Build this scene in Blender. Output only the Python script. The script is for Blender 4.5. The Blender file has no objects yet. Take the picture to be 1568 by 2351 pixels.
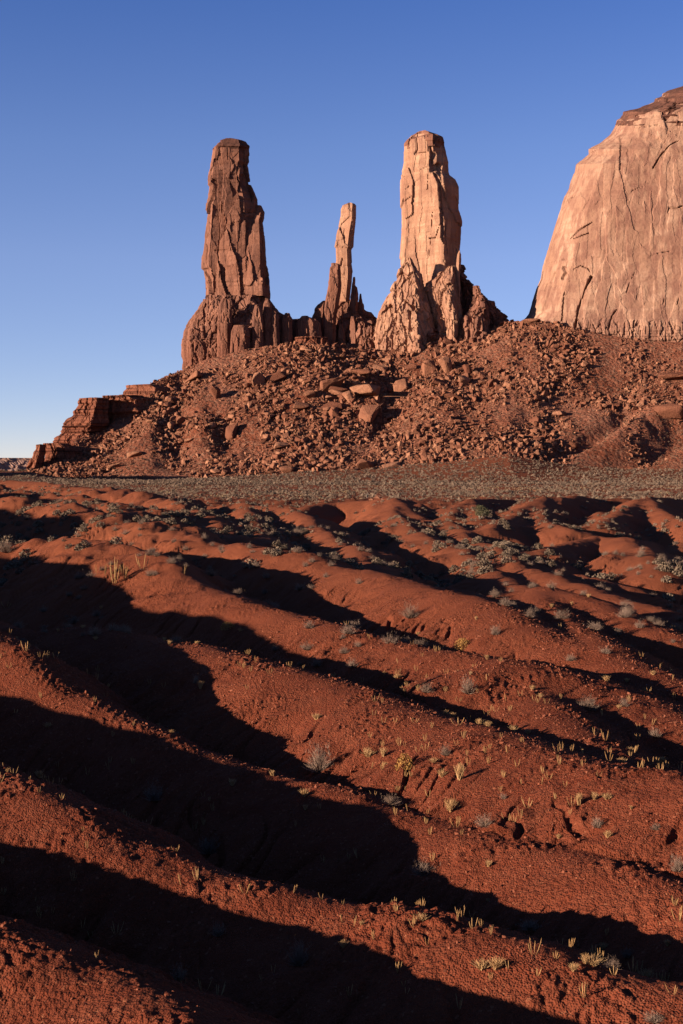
import bpy, bmesh, math, random
import numpy as np
from mathutils import Vector, Matrix

# ------------------------------------------------------------------ camera, sky, sun, exposure
SC = bpy.context.scene
COL = SC.collection
R = math.radians
SUN_AZ, SUN_EL = 22.0, 9.0          # light travels towards (cos az, sin az), falling at el
K, HX, HY = 3265.0, 784.0, 1075.0    # pixels per unit of slope, image centre column, horizon row (1568 x 2351 picture)

cam = bpy.data.cameras.new('camera')
cam.sensor_fit = 'VERTICAL'; cam.sensor_height = 36.0; cam.sensor_width = 24.0
cam.lens = 50.0; cam.shift_y = -(1175.5 - 1075) / 2351.0
cam.clip_start = 0.5; cam.clip_end = 60000
camo = bpy.data.objects.new('camera', cam); COL.objects.link(camo)
camo.location = (0, 0, 0); camo.rotation_euler = (R(90), 0, 0)
SC.camera = camo

w = bpy.data.worlds.new('World'); SC.world = w; w.use_nodes = True
nt = w.node_tree; nt.nodes.clear()
sky = nt.nodes.new('ShaderNodeTexSky'); sky.sky_type = 'NISHITA'; sky.sun_disc = False
sky.sun_elevation = R(SUN_EL)
sky.sun_rotation = math.atan2(-math.cos(R(SUN_AZ)), -math.sin(R(SUN_AZ)))
sky.altitude = 3000; sky.air_density = 0.6; sky.dust_density = 0.1; sky.ozone_density = 4.0
bg = nt.nodes.new('ShaderNodeBackground'); bg.inputs['Strength'].default_value = 0.144
wo = nt.nodes.new('ShaderNodeOutputWorld')
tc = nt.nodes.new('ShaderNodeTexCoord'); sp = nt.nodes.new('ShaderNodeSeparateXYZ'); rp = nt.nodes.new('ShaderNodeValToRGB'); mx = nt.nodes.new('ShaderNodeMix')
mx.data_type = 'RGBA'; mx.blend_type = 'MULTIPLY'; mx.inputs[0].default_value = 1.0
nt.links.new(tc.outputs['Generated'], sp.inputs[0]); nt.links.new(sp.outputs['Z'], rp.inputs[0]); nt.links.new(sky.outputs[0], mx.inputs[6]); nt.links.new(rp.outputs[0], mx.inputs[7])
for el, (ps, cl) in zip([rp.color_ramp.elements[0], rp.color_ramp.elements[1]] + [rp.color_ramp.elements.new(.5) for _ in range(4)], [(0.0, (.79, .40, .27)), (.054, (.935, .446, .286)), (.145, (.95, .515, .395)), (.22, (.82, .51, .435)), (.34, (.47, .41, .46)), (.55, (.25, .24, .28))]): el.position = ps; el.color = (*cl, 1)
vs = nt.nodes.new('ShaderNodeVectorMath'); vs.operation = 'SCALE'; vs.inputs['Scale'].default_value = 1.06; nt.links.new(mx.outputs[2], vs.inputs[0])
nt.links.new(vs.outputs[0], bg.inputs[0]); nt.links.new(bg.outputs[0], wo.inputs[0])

sl = bpy.data.lights.new('sun', 'SUN'); sl.energy = 5.0; sl.angle = R(0.53); sl.color = (1.0, 0.86, 0.70)
so = bpy.data.objects.new('sun', sl); COL.objects.link(so)
LT = Vector((math.cos(R(SUN_AZ)), math.sin(R(SUN_AZ)), -math.tan(R(SUN_EL)))).normalized()
so.rotation_euler = LT.to_track_quat('-Z', 'Y').to_euler(); so.location = (-100, -100, 300)
SC.view_settings.view_transform = 'Standard'; SC.view_settings.look = 'None'
SC.view_settings.exposure = 1.75; SC.view_settings.gamma = 1.0; SC.view_settings.use_curve_mapping = False

# ------------------------------------------------------------------ numeric helpers
rng = np.random.default_rng(7)
random.seed(7)
U32 = np.uint32

def _h(ix, iy, iz, seed):
    h = (ix.astype(np.int64) * 374761393 + iy.astype(np.int64) * 668265263 + iz.astype(np.int64) * 2147483647 + seed * 974711) & 0xFFFFFFFF
    h = ((h ^ (h >> 13)) * 1274126177) & 0xFFFFFFFF
    h = ((h ^ (h >> 16)) * 2246822519) & 0xFFFFFFFF
    return h ^ (h >> 15)

def noise2(x, y, seed=0):
    x0 = np.floor(x); y0 = np.floor(y); fx = x - x0; fy = y - y0
    ix = x0.astype(np.int64); iy = y0.astype(np.int64); z = np.zeros_like(ix)
    u = fx * fx * fx * (fx * (fx * 6 - 15) + 10); v = fy * fy * fy * (fy * (fy * 6 - 15) + 10)
    def g(dx, dy):
        a = _h(ix + dx, iy + dy, z, seed) * (2 * math.pi / 4294967296.0)
        return np.cos(a) * (fx - dx) + np.sin(a) * (fy - dy)
    a = g(0, 0) * (1 - u) + g(1, 0) * u
    b = g(0, 1) * (1 - u) + g(1, 1) * u
    return (a * (1 - v) + b * v) * 1.4

def fbm2(x, y, n=4, seed=0, gain=.5):
    s = 0; a = 1.0; t = 0
    for i in range(n):
        s = s + a * noise2(x * 2 ** i, y * 2 ** i, seed + i); t += a; a *= gain
    return s / t

def noise3(p, seed=0):
    f = np.floor(p); i = f.astype(np.int64); r = p - f; w_ = r * r * (3 - 2 * r); s = 0
    for dx in (0, 1):
        for dy in (0, 1):
            for dz in (0, 1):
                v = _h(i[:, 0] + dx, i[:, 1] + dy, i[:, 2] + dz, seed) / 4294967296.0
                s = s + v * (w_[:, 0] if dx else 1 - w_[:, 0]) * (w_[:, 1] if dy else 1 - w_[:, 1]) * (w_[:, 2] if dz else 1 - w_[:, 2])
    return s * 2 - 1

def fbm3(p, n=3, seed=0):
    s = 0; a = 1; t = 0
    for k in range(n):
        s = s + a * noise3(p * 2 ** k, seed + k); t += a; a *= .5
    return s / t

def cells3(p, seed=0, tilt=False):
    """cellular noise: random value of the nearest cell, and distance to the border (F2-F1)"""
    i = np.floor(p).astype(np.int64); n = len(p)
    f1 = np.full(n, 1e9); f2 = np.full(n, 1e9); val = np.zeros(n); til = np.zeros(n)
    for dx in (-1, 0, 1):
        for dy in (-1, 0, 1):
            for dz in (-1, 0, 1):
                a, b, c = i[:, 0] + dx, i[:, 1] + dy, i[:, 2] + dz
                h = _h(a, b, c, seed)
                q0 = a + .1 + .8 * (h & 1023) / 1023.; q1 = b + .1 + .8 * ((h >> 10) & 1023) / 1023.; q2 = c + .1 + .8 * ((h >> 20) & 1023) / 1023.
                d = np.sqrt((p[:, 0] - q0) ** 2 + (p[:, 1] - q1) ** 2 + (p[:, 2] - q2) ** 2)
                m = d < f1
                f2 = np.where(m, f1, np.minimum(f2, d)); val = np.where(m, ((h * 2654435761) & 0xFFFF) / 65535., val); f1 = np.where(m, d, f1)
                til = np.where(m, (((h >> 3) & 255) / 127.5 - 1) * (p[:, 0] - q0) + (((h >> 11) & 255) / 127.5 - 1) * (p[:, 2] - q2) * .7, til)
    return (val, f2 - f1, til) if tilt else (val, f2 - f1)

def sstep(a, b, x):
    t = np.clip((x - a) / (b - a), 0, 1); return t * t * (3 - 2 * t)

# ------------------------------------------------------------------ scene helpers
def mesh_np(name, V, F, mat, smooth=False):
    me = bpy.data.meshes.new(name)
    V = np.asarray(V, np.float32); F = np.asarray(F, np.int32); k = F.shape[1]
    me.vertices.add(len(V)); me.vertices.foreach_set('co', V.ravel())
    me.loops.add(F.size); me.loops.foreach_set('vertex_index', F.ravel())
    me.polygons.add(len(F)); me.polygons.foreach_set('loop_start', np.arange(0, F.size, k, dtype=np.int32))
    me.polygons.foreach_set('loop_total', np.full(len(F), k, np.int32))
    me.polygons.foreach_set('use_smooth', np.full(len(F), smooth))
    me.update(calc_edges=True)
    for m in (mat if isinstance(mat, (list, tuple)) else [mat]): me.materials.append(m)
    return me

def link(name, me, parent=None, loc=None):
    o = bpy.data.objects.new(name, me); COL.objects.link(o)
    if parent: o.parent = parent
    if loc is not None: o.location = loc
    return o

def tag(o, label=None, cat=None, group=None, kind=None):
    if label: o['label'] = label
    if cat: o['category'] = cat
    if group: o['group'] = group
    if kind: o['kind'] = kind
    return o

def new_mat(name):
    m = bpy.data.materials.new(name); m.use_nodes = True; n = m.node_tree; n.nodes.clear()
    out = n.nodes.new('ShaderNodeOutputMaterial'); b = n.nodes.new('ShaderNodeBsdfPrincipled')
    b.inputs['Roughness'].default_value = .95; b.inputs['Specular IOR Level'].default_value = 0.03
    n.links.new(b.outputs[0], out.inputs[0])
    return m, n, b

class NB:
    """small node-building helper"""
    def __init__(s, n): s.n = n; s.tc = n.nodes.new('ShaderNodeNewGeometry').outputs['Position']
    def L(s, a, b): s.n.links.new(a, b)
    def vec(s, scale, src=None):
        m = s.n.nodes.new('ShaderNodeMapping'); m.inputs['Scale'].default_value = scale
        s.L(src or s.tc, m.inputs['Vector']); return m.outputs[0]
    def noise(s, scale, detail=4, rough=.55, vec=None):
        t = s.n.nodes.new('ShaderNodeTexNoise'); t.inputs['Scale'].default_value = scale
        t.inputs['Detail'].default_value = detail; t.inputs['Roughness'].default_value = rough
        s.L(vec or s.tc, t.inputs['Vector']); return t.outputs['Fac']
    def voro(s, scale, feature='F1', out='Distance', vec=None, rand=1):
        t = s.n.nodes.new('ShaderNodeTexVoronoi'); t.feature = feature; t.inputs['Scale'].default_value = scale
        t.inputs['Randomness'].default_value = rand
        s.L(vec or s.tc, t.inputs['Vector']); return t.outputs[out]
    def ramp(s, fac, stops):
        r = s.n.nodes.new('ShaderNodeValToRGB'); e = r.color_ramp.elements
        while len(e) < len(stops): e.new(.5)
        for el, (p, c) in zip(e, stops): el.position = p; el.color = (c, c, c, 1) if not isinstance(c, tuple) else (*c, 1)
        s.L(fac, r.inputs[0]); return r.outputs[0]
    def mix(s, fac, a, b, mode='MIX'):
        m = s.n.nodes.new('ShaderNodeMix'); m.data_type = 'RGBA'; m.blend_type = mode
        for v, i in ((fac, 0), (a, 6), (b, 7)):
            if isinstance(v, (int, float)): m.inputs[i].default_value = v
            elif isinstance(v, tuple): m.inputs[i].default_value = (*v, 1)
            else: s.L(v, m.inputs[i])
        return m.outputs[2]
    def math(s, op, a, b=0.0):
        m = s.n.nodes.new('ShaderNodeMath'); m.operation = op
        for i, v in enumerate((a, b)):
            if isinstance(v, (int, float)): m.inputs[i].default_value = v
            else: s.L(v, m.inputs[i])
        return m.outputs[0]
    def bump(s, h, dist, strength=1.0, prev=None):
        b = s.n.nodes.new('ShaderNodeBump'); b.inputs['Distance'].default_value = dist; b.inputs['Strength'].default_value = strength
        s.L(h, b.inputs['Height'])
        if prev is not None: s.L(prev, b.inputs['Normal'])
        return b.outputs[0]

# ------------------------------------------------------------------ materials
ALB = .76
def mat_soil():
    m, n, b = new_mat('red_soil'); q = NB(n)
    big = q.noise(.09, 4); fine = q.noise(1.3, 6, .65); peb = q.noise(9, 3, .6)
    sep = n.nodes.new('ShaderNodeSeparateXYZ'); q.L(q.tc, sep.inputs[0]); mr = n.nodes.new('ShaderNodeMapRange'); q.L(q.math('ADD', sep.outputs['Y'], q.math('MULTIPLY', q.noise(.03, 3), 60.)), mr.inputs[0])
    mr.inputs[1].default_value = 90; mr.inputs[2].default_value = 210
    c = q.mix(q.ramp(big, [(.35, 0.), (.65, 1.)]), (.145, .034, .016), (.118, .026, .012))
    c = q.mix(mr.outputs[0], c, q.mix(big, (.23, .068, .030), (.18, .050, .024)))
    c = q.mix(q.ramp(fine, [(.42, 0.), (.66, .45)]), c, (.17, .050, .025))
    c = q.mix(q.ramp(peb, [(.3, .5), (.5, 0.)]), c, (.085, .022, .014))
    lit_grit = q.voro(14, out='Color'); gr = q.math('MULTIPLY', q.ramp(lit_grit, [(.86, 0.), (.92, 1.)]), .7)
    c = q.mix(gr, c, (.25, .085, .042))  # grit speckles brightened, sunlit grains put into the colour
    q.L(q.mix(1.0, c, (ALB, ALB, ALB), 'MULTIPLY'), b.inputs['Base Color'])
    h1 = q.voro(7.5); h2 = q.noise(4.5, 5, .75); h3 = q.voro(19)
    patch = q.ramp(q.noise(.45, 3), [(.38, .25), (.62, 1.)])
    hh = q.math('ADD', q.math('MULTIPLY', h1, -.09), q.math('MULTIPLY', h2, .16))
    hh = q.math('ADD', q.math('MULTIPLY', hh, patch), q.math('MULTIPLY', h3, -.05))
    q.L(q.bump(hh, 1.0, 1.0), b.inputs['Normal'])
    return m

def mat_rock(name, pale, mid, dark, band=(0, 0), varnish=.5, bumpd=.8, layers=False):
    m, n, b = new_mat(name); q = NB(n)
    big = q.noise(.016, 5, .6)
    streak = q.noise(1, 5, .6, q.vec((.16, .16, .014)))
    cross = q.noise(1, 6, .6, q.vec((.02, .02, .16)))
    blot = q.noise(.05, 6, .62)
    c = q.mix(q.ramp(big, [(.38, 0.), (.62, 1.)]), pale, mid)
    s2 = q.noise(1, 5, .65, q.vec((.05, .05, .006)))
    c = q.mix(q.math('MULTIPLY', q.ramp(s2, [(.5, 0.), (.58, .55)]), 1.0), c, tuple(min(.5, v * 1.25) for v in pale))
    c = q.mix(q.math('MULTIPLY', q.ramp(streak, [(.47, 0.), (.58, 1.)]), varnish), c, dark)
    c = q.mix(q.math('MULTIPLY', q.ramp(cross, [(.46, 0.), (.54, 1.)]), .5), c, mid)
    c = q.mix(q.math('MULTIPLY', q.ramp(blot, [(.5, 0.), (.60, 1.)]), varnish * .8), c, dark)
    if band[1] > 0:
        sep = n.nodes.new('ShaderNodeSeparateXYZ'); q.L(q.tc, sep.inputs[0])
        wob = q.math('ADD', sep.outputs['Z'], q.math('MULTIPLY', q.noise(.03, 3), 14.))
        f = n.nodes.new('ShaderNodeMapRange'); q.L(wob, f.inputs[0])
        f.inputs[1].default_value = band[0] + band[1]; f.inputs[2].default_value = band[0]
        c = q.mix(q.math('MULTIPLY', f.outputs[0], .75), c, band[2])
    if layers:
        ly = q.noise(1, 3, .6, q.vec((.012, .012, .55)))
        c = q.mix(q.math('MULTIPLY', q.ramp(ly, [(.40, 1.), (.47, 0.)]), .75), c, (.035, .012, .009))  # dark bed lines: layer colour with the shade of undercuts painted in
        c = q.mix(q.math('MULTIPLY', q.ramp(ly, [(.55, 0.), (.62, 1.)]), .5), c, pale)
    q.L(q.mix(1.0, c, (ALB, ALB, ALB), 'MULTIPLY'), b.inputs['Base Color'])
    h = q.math('ADD', q.noise(.35, 7, .68), q.math('MULTIPLY', q.noise(1, 4, .6, q.vec((.12, .12, .7))), .6))
    q.L(q.bump(h, bumpd, 1.0), b.inputs['Normal'])
    return m

def mat_boulder():
    m, n, b = new_mat('boulder_rock'); q = NB(n)
    oi = n.nodes.new('ShaderNodeObjectInfo').outputs['Random']
    att = n.nodes.new('ShaderNodeAttribute'); att.attribute_name = 'tone'
    t = q.math('FRACT', q.math('ADD', oi, att.outputs['Fac']))
    c = q.ramp(t, [(0., (.13, .047, .027)), (.4, (.19, .073, .041)), (.8, (.25, .108, .061)), (1., (.32, .145, .082))])
    c = q.mix(q.math('MULTIPLY', q.ramp(q.noise(.3, 5), [(.4, 0.), (.65, 1.)]), .5), c, (.13, .045, .028))
    q.L(q.mix(1.0, c, (ALB, ALB, ALB), 'MULTIPLY'), b.inputs['Base Color'])
    q.L(q.bump(q.noise(.7, 6, .7), .9, 1.0), b.inputs['Normal'])
    return m

def mat_hill():
    m, n, b = new_mat('talus_soil'); q = NB(n)
    big = q.noise(.012, 4); c = q.mix(q.ramp(big, [(.4, 0.), (.6, 1.)]), (.155, .045, .023), (.20, .072, .042))
    c = q.mix(q.ramp(q.noise(.22, 5, .7), [(.5, 0.), (.62, .6)]), c, (.24, .12, .074))
    c = q.mix(q.ramp(q.noise(.5, 5, .7), [(.52, 0.), (.62, .55)]), c, (.085, .062, .044))
    q.L(q.mix(1.0, c, (ALB, ALB, ALB), 'MULTIPLY'), b.inputs['Base Color'])
    h = q.math('ADD', q.math('MULTIPLY', q.voro(.35), -.8), q.noise(.5, 6, .7))
    q.L(q.bump(h, 1.6, 1.0), b.inputs['Normal'])
    return m

def mat_plant(name, a, bcol, c3=None):
    m, n, b = new_mat(name); q = NB(n)
    oi = n.nodes.new('ShaderNodeObjectInfo').outputs['Random']
    att = n.nodes.new('ShaderNodeAttribute'); att.attribute_name = 'tone'
    t = q.math('FRACT', q.math('ADD', oi, att.outputs['Fac']))
    stops = [(0., a), (1., bcol)] if c3 is None else [(0., a), (.55, bcol), (1., c3)]
    q.L(q.mix(1.0, q.ramp(t, stops), (ALB, ALB, ALB), 'MULTIPLY'), b.inputs['Base Color'])
    b.inputs['Roughness'].default_value = .8
    return m

M_SOIL = mat_soil()
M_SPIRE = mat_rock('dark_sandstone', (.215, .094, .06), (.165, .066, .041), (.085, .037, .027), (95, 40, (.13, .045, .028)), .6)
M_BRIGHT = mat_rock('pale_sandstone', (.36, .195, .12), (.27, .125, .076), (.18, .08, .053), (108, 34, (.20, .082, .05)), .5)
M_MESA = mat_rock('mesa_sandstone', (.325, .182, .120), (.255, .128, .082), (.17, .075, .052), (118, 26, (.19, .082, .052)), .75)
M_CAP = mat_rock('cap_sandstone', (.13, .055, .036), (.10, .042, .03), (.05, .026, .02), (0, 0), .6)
M_BASE = mat_rock('layered_sandstone', (.20, .075, .042), (.155, .05, .028), (.10, .034, .022), (0, 0), .4, layers=True)
M_BOULDER = mat_boulder()
M_HILL = mat_hill()
M_SHRUB = mat_plant('dry_twigs', (.17, .105, .072), (.25, .16, .115), (.12, .075, .055))
M_GRASS = mat_plant('dry_grass', (.44, .26, .12), (.34, .175, .075))
M_STALK = mat_plant('dry_stalk', (.36, .20, .085), (.26, .13, .052))
M_SAGE = mat_plant('sage_leaves', (.125, .082, .053), (.19, .128, .086), (.085, .058, .04))
M_PLAIN = mat_plant('pale_scrub', (.135, .087, .06), (.205, .132, .09), (.095, .062, .043))
M_PALE = mat_plant('pale_grass', (.23, .15, .085), (.29, .19, .105))
M_HAZED = mat_rock('hazed_sandstone', (.34, .19, .14), (.28, .15, .11), (.22, .12, .09), (0, 0), .3)  # distance haze is put into the base colour as a paler tone
M_ORANGE = mat_plant('orange_leaves', (.25, .12, .035), (.31, .16, .05))
M_STONE = mat_plant('stone', (.15, .04, .02), (.19, .062, .034), (.17, .08, .055))
M_GREEN = mat_plant('juniper_leaves', (.06, .055, .028), (.12, .10, .05))
M_BARK = mat_plant('bark', (.16, .12, .09), (.22, .17, .13))

# ------------------------------------------------------------------ ground: the red ridges, the plain and the apron
RIDGES = [  # unseen left ends of the long ridges are raised to throw shade into view
 ('R0', 0.687, 1.26, [(-2819, 1300, 58), (-1538, 1655, 45), (-300, 2030.2, 34.7), (0, 2150.2, 30.2), (80, 2170.2, 29.6), (165, 2210.2, 28.8), (250, 2250.2, 27.9), (320, 2275.2, 27.0), (400, 2320.2, 26.0), (450, 2350.2, 25.3), (620, 2430.2, 24.0), (900, 2560.2, 22.0)]),
 ('R1', 0.624, 1.21, [(-2236, 1271, 80), (-1196, 1471, 61), (-250, 1689.8, 52.2), (0, 1789.8, 46.2), (75, 1814.8, 44.6), (200, 1889.8, 42.2), (310, 1944.8, 40.6), (430, 1989.8, 39.4), (500, 2009.8, 38.9), (650, 2044.8, 37.3), (784, 2079.8, 36.1), (974, 2094.8, 34.1), (1064, 2124.8, 33.2), (1134, 2144.8, 32.1), (1264, 2189.8, 31.0), (1409, 2244.8, 29.9), (1568, 2279.8, 28.7), (1800, 2349.8, 27.1)]),
 ('R2', 0.709, 1.46, [(-1885, 1138, 104), (-886, 1242, 88), (-250, 1370.2, 84.1), (0, 1466.2, 74.3), (65, 1506.2, 71.3), (125, 1568.2, 68.3), (210, 1611.2, 66.0), (300, 1658.2, 63.6), (400, 1705.2, 60.2), (475, 1730.2, 58.5), (600, 1775.2, 55.6), (700, 1795.2, 53.8), (784, 1815.2, 51.8), (860, 1850.2, 50.2), (1000, 1890.2, 47.6), (1100, 1918.2, 45.0), (1240, 1947.2, 42.4), (1330, 1960.2, 40.9), (1430, 1990.2, 38.7), (1568, 2035.2, 36.6), (1800, 2090.2, 34.0)]),
 ('R3', 0.504, 2.03, [(-1566, 1075, 132), (-718, 1185, 113), (0, 1440.6, 96.9), (150, 1440.6, 93.4), (250, 1450.6, 90.0), (345, 1467.6, 86.4), (420, 1478.6, 82.8), (510, 1497.6, 79.1), (600, 1520.6, 75.4), (680, 1540.6, 72.4), (784, 1573.6, 69.3), (870, 1600.6, 66.2), (934, 1632.6, 62.9), (1039, 1660.6, 59.6), (1104, 1672.6, 57.3), (1194, 1700.6, 53.9), (1259, 1725.6, 51.6), (1384, 1757.6, 48.3), (1484, 1777.6, 45.9), (1568, 1785.6, 44.6), (1800, 1800.6, 41.4)]),
 ('R4', 0.535, 1.62, [(-1665, 944, 200), (-757, 1053, 178), (-250, 1215.0, 169.7), (0, 1235.0, 157.8), (150, 1231.0, 149.8), (215, 1238.0, 141.9), (280, 1246.0, 134.9), (345, 1263.0, 128.0), (425, 1321.0, 118.1), (480, 1346.0, 112.2), (525, 1363.0, 107.3), (620, 1401.0, 100.3), (720, 1421.0, 95.4), (784, 1438.0, 91.4), (894, 1473.0, 86.4), (1024, 1496.0, 80.4), (1144, 1513.0, 76.3), (1189, 1521.0, 74.1), (1209, 1551.0, 71.0), (1244, 1591.0, 66.9), (1309, 1661.0, 59.7), (1384, 1715.0, 55.6), (1474, 1772.0, 50.5)]),
 ('R4b', 0.436, 2.41, [(1189, 1520.7, 71.4), (1300, 1544.7, 69.7), (1430, 1589.7, 67.2), (1568, 1649.7, 62.1), (1750, 1699.7, 58.6)]),
 ('R5', 0.59, 2.14, [(-1461, 1034, 320), (-581, 1087, 275), (-250, 1150.2, 263.8), (0, 1150.2, 237.8), (100, 1155.2, 227.2), (165, 1165.2, 211.5), (280, 1190.2, 191.1), (350, 1215.2, 175.8), (445, 1235.2, 162.6), (500, 1248.2, 155.5), (550, 1254.2, 150.4), (625, 1263.2, 143.4), (700, 1272.2, 136.4), (784, 1302.2, 128.4), (884, 1315.2, 120.4), (984, 1350.2, 108.5), (1049, 1367.2, 100.7), (1104, 1380.2, 96.9), (1200, 1420.2, 89.0), (1300, 1470.2, 82.9), (1420, 1510.2, 77.9), (1568, 1570.2, 70.8)]),
 ('R7', 0.55, 1.8, [(1060, 1385, 108), (1130, 1374, 109), (1180, 1362, 110), (1234, 1354, 110), (1284, 1362, 106), (1334, 1371, 102), (1384, 1388, 98), (1434, 1411, 94), (1500, 1441, 90), (1568, 1464, 87), (1750, 1505, 83)]),
 ('R7b', 0.55, 1.2, [(1240, 1356, 109), (1262, 1386, 99), (1300, 1420, 92), (1345, 1450, 86), (1400, 1482, 80)]),
 ('R6', 0.55, 1.8, [(380, 1150, 330), (450, 1158, 310), (505, 1165, 295), (560, 1161, 285), (620, 1161, 275), (680, 1173, 258), (715, 1195, 236), (740, 1219, 216), (770, 1240, 200), (800, 1251, 190), (825, 1262, 180), (838, 1284, 166), (860, 1306, 154), (890, 1322, 146)]),
 ('R6b', 0.5, 1.5, [(560, 1163, 283), (585, 1190, 240), (600, 1225, 205), (625, 1250, 180)]),
 ('R8', 0.55, 2.0, [(690, 1172, 330), (730, 1156, 340), (770, 1151, 345), (860, 1146, 340), (900, 1149, 325), (934, 1167, 298), (970, 1191, 272), (1000, 1203, 258), (1040, 1204, 250), (1062, 1217, 238), (1078, 1234, 222), (1110, 1243, 212), (1150, 1254, 200), (1185, 1272, 186), (1215, 1290, 176), (1300, 1318, 160), (1450, 1345, 146)]),
 ('R8b', 0.5, 1.5, [(900, 1152, 322), (915, 1190, 265), (960, 1222, 230), (1000, 1244, 208), (1040, 1252, 198), (1075, 1280, 178), (1120, 1305, 160), (1175, 1335, 142), (1260, 1365, 128)]),
 ('R8c', 0.5, 1.5, [(1140, 1262, 190), (1180, 1290, 168), (1240, 1316, 152), (1330, 1345, 138), (1450, 1380, 124), (1600, 1420, 112)]),
 ('R8d', 0.5, 1.3, [(985, 1345, 122), (1049, 1352, 120), (1110, 1366, 114), (1150, 1378, 108)]),
 ('R9', 0.6, 2.0, [(1250, 1150, 372), (1190, 1150, 365), (1130, 1144, 358), (1085, 1146, 345), (1062, 1158, 318), (1036, 1180, 280)]),
 ('R9b', 0.6, 1.5, [(1085, 1147, 344), (1096, 1175, 285), (1110, 1195, 258)]),
 ('R10', 0.55, 2.0, [(1440, 1142, 375), (1380, 1146, 372), (1310, 1139, 362), (1250, 1147, 345), (1220, 1157, 320), (1180, 1182, 275), (1126, 1214, 236)]),
 ('R10b', 0.55, 1.5, [(1250, 1148, 342), (1243, 1180, 280), (1265, 1205, 250), (1310, 1222, 235)]),
 ('R11', 0.55, 2.0, [(1700, 1150, 385), (1600, 1152, 380), (1540, 1142, 370), (1490, 1141, 355), (1455, 1158, 318), (1404, 1187, 270), (1380, 1205, 250)]),
 ('R11b', 0.55, 1.5, [(1490, 1142, 352), (1515, 1172, 290), (1568, 1195, 262), (1650, 1215, 245)]),
 ('R12', 0.5, 2.0, [(1235, 1272, 184), (1260, 1262, 190), (1300, 1247, 200), (1374, 1231, 212), (1424, 1236, 205), (1470, 1255, 190), (1500, 1284, 168), (1512, 1314, 152)]),
 ('R13', 0.5, 2.0, [(1560, 1262, 200), (1600, 1250, 210), (1700, 1255, 205)]),
 ('L6', 0.45, 2.5, [(-700, 1066, 430), (-250, 1104, 420), (0, 1102, 400), (150, 1112, 370), (280, 1130, 330), (380, 1150, 290), (450, 1178, 250), (500, 1212, 210), (560, 1240, 185)]),
 ('L7', 0.5, 1.8, [(-600, 1080, 350), (-150, 1118, 330), (0, 1122, 310), (120, 1135, 285), (250, 1160, 240), (330, 1190, 205), (400, 1215, 180)]),
 ('LX', 0.5, 2.0, [(-663, 1163, 185), (-602, 1098, 212), (-549, 1055, 245), (-614, 1035, 285), (-656, 1046, 340)]),  # unseen ridge left of the frame, added to shade the left mounds
]

def pix(X, Y, D): return ((X - HX) / K * D, D, -(Y - HY) / K * D)

def catmull(pts, n):
    p = np.array(pts, float); p = np.vstack([2 * p[0] - p[1], p, 2 * p[-1] - p[-2]]); o = []
    for i in range(1, len(p) - 2):
        t = np.linspace(0, 1, n, endpoint=False)[:, None]; a, b, c, d = p[i - 1], p[i], p[i + 1], p[i + 2]
        o.append(.5 * ((2 * b) + (c - a) * t + (2 * a - 5 * b + 4 * c - d) * t * t + (3 * b - a - 3 * c + d) * t ** 3))
    o.append(p[-2:-1]); return np.vstack(o)

def seg_field(x, y, c):
    best = np.full(x.shape, 1e9); zz = np.zeros(x.shape)
    for a, b in zip(c[:-1], c[1:]):
        dx, dy = b[0] - a[0], b[1] - a[1]; L = dx * dx + dy * dy + 1e-9
        t = np.clip(((x - a[0]) * dx + (y - a[1]) * dy) / L, 0, 1)
        d = (x - a[0] - t * dx) ** 2 + (y - a[1] - t * dy) ** 2
        m = d < best; best = np.where(m, d, best); zz = np.where(m, a[2] + t * (b[2] - a[2]), zz)
    return np.sqrt(best), zz

def ip(x, pts): return np.interp(x, [p[0] for p in pts], [p[1] for p in pts])
FOOT_Y = [(-800, 1100), (60, 1082), (150, 1098), (340, 1103), (600, 1092), (700, 1084), (870, 1076), (1040, 1058), (1170, 1044), (1290, 1066), (1430, 1078), (1568, 1078), (2600, 1085)]
FOOT_D = [(-800, 1170), (60, 1170), (340, 1140), (1568, 1090), (2600, 1080)]

def plain(x, y):
    t = np.clip((y - 372) / 56, 0, 1); t = t * t * (3 - 2 * t)
    z = -9.5 - 9 * (1 - t)
    X = HX + K * x / y; fd = ip(X, FOOT_D); fz = -(ip(X, FOOT_Y) - HY) / K * fd
    k = np.clip((y - 860) / (fd - 860), 0, 1)
    rise = (fz + 9.5) * k ** 1.7
    far = np.clip((y - fd) / 600, 0, 1)
    return z + rise * (1 - far) - 3 * far

def ground_base(x, y):
    acc = plain(x, y); drop = np.full(x.shape, 3.0)
    for n, s, r, pt in RIDGES:
        d, zz = seg_field(x, y, catmull([pix(*q) for q in pt], 2))
        h = zz - s * (np.sqrt(d * d + r * r) - r)
        k = np.clip(.004 * y, .25, 1.2)
        drop = np.where(h > acc, zz - h, drop)
        m = np.maximum(acc, h); dl = np.abs(acc - h); acc = m + np.maximum(k - dl, 0) ** 2 / (4 * k)
    return acc, drop

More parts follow.
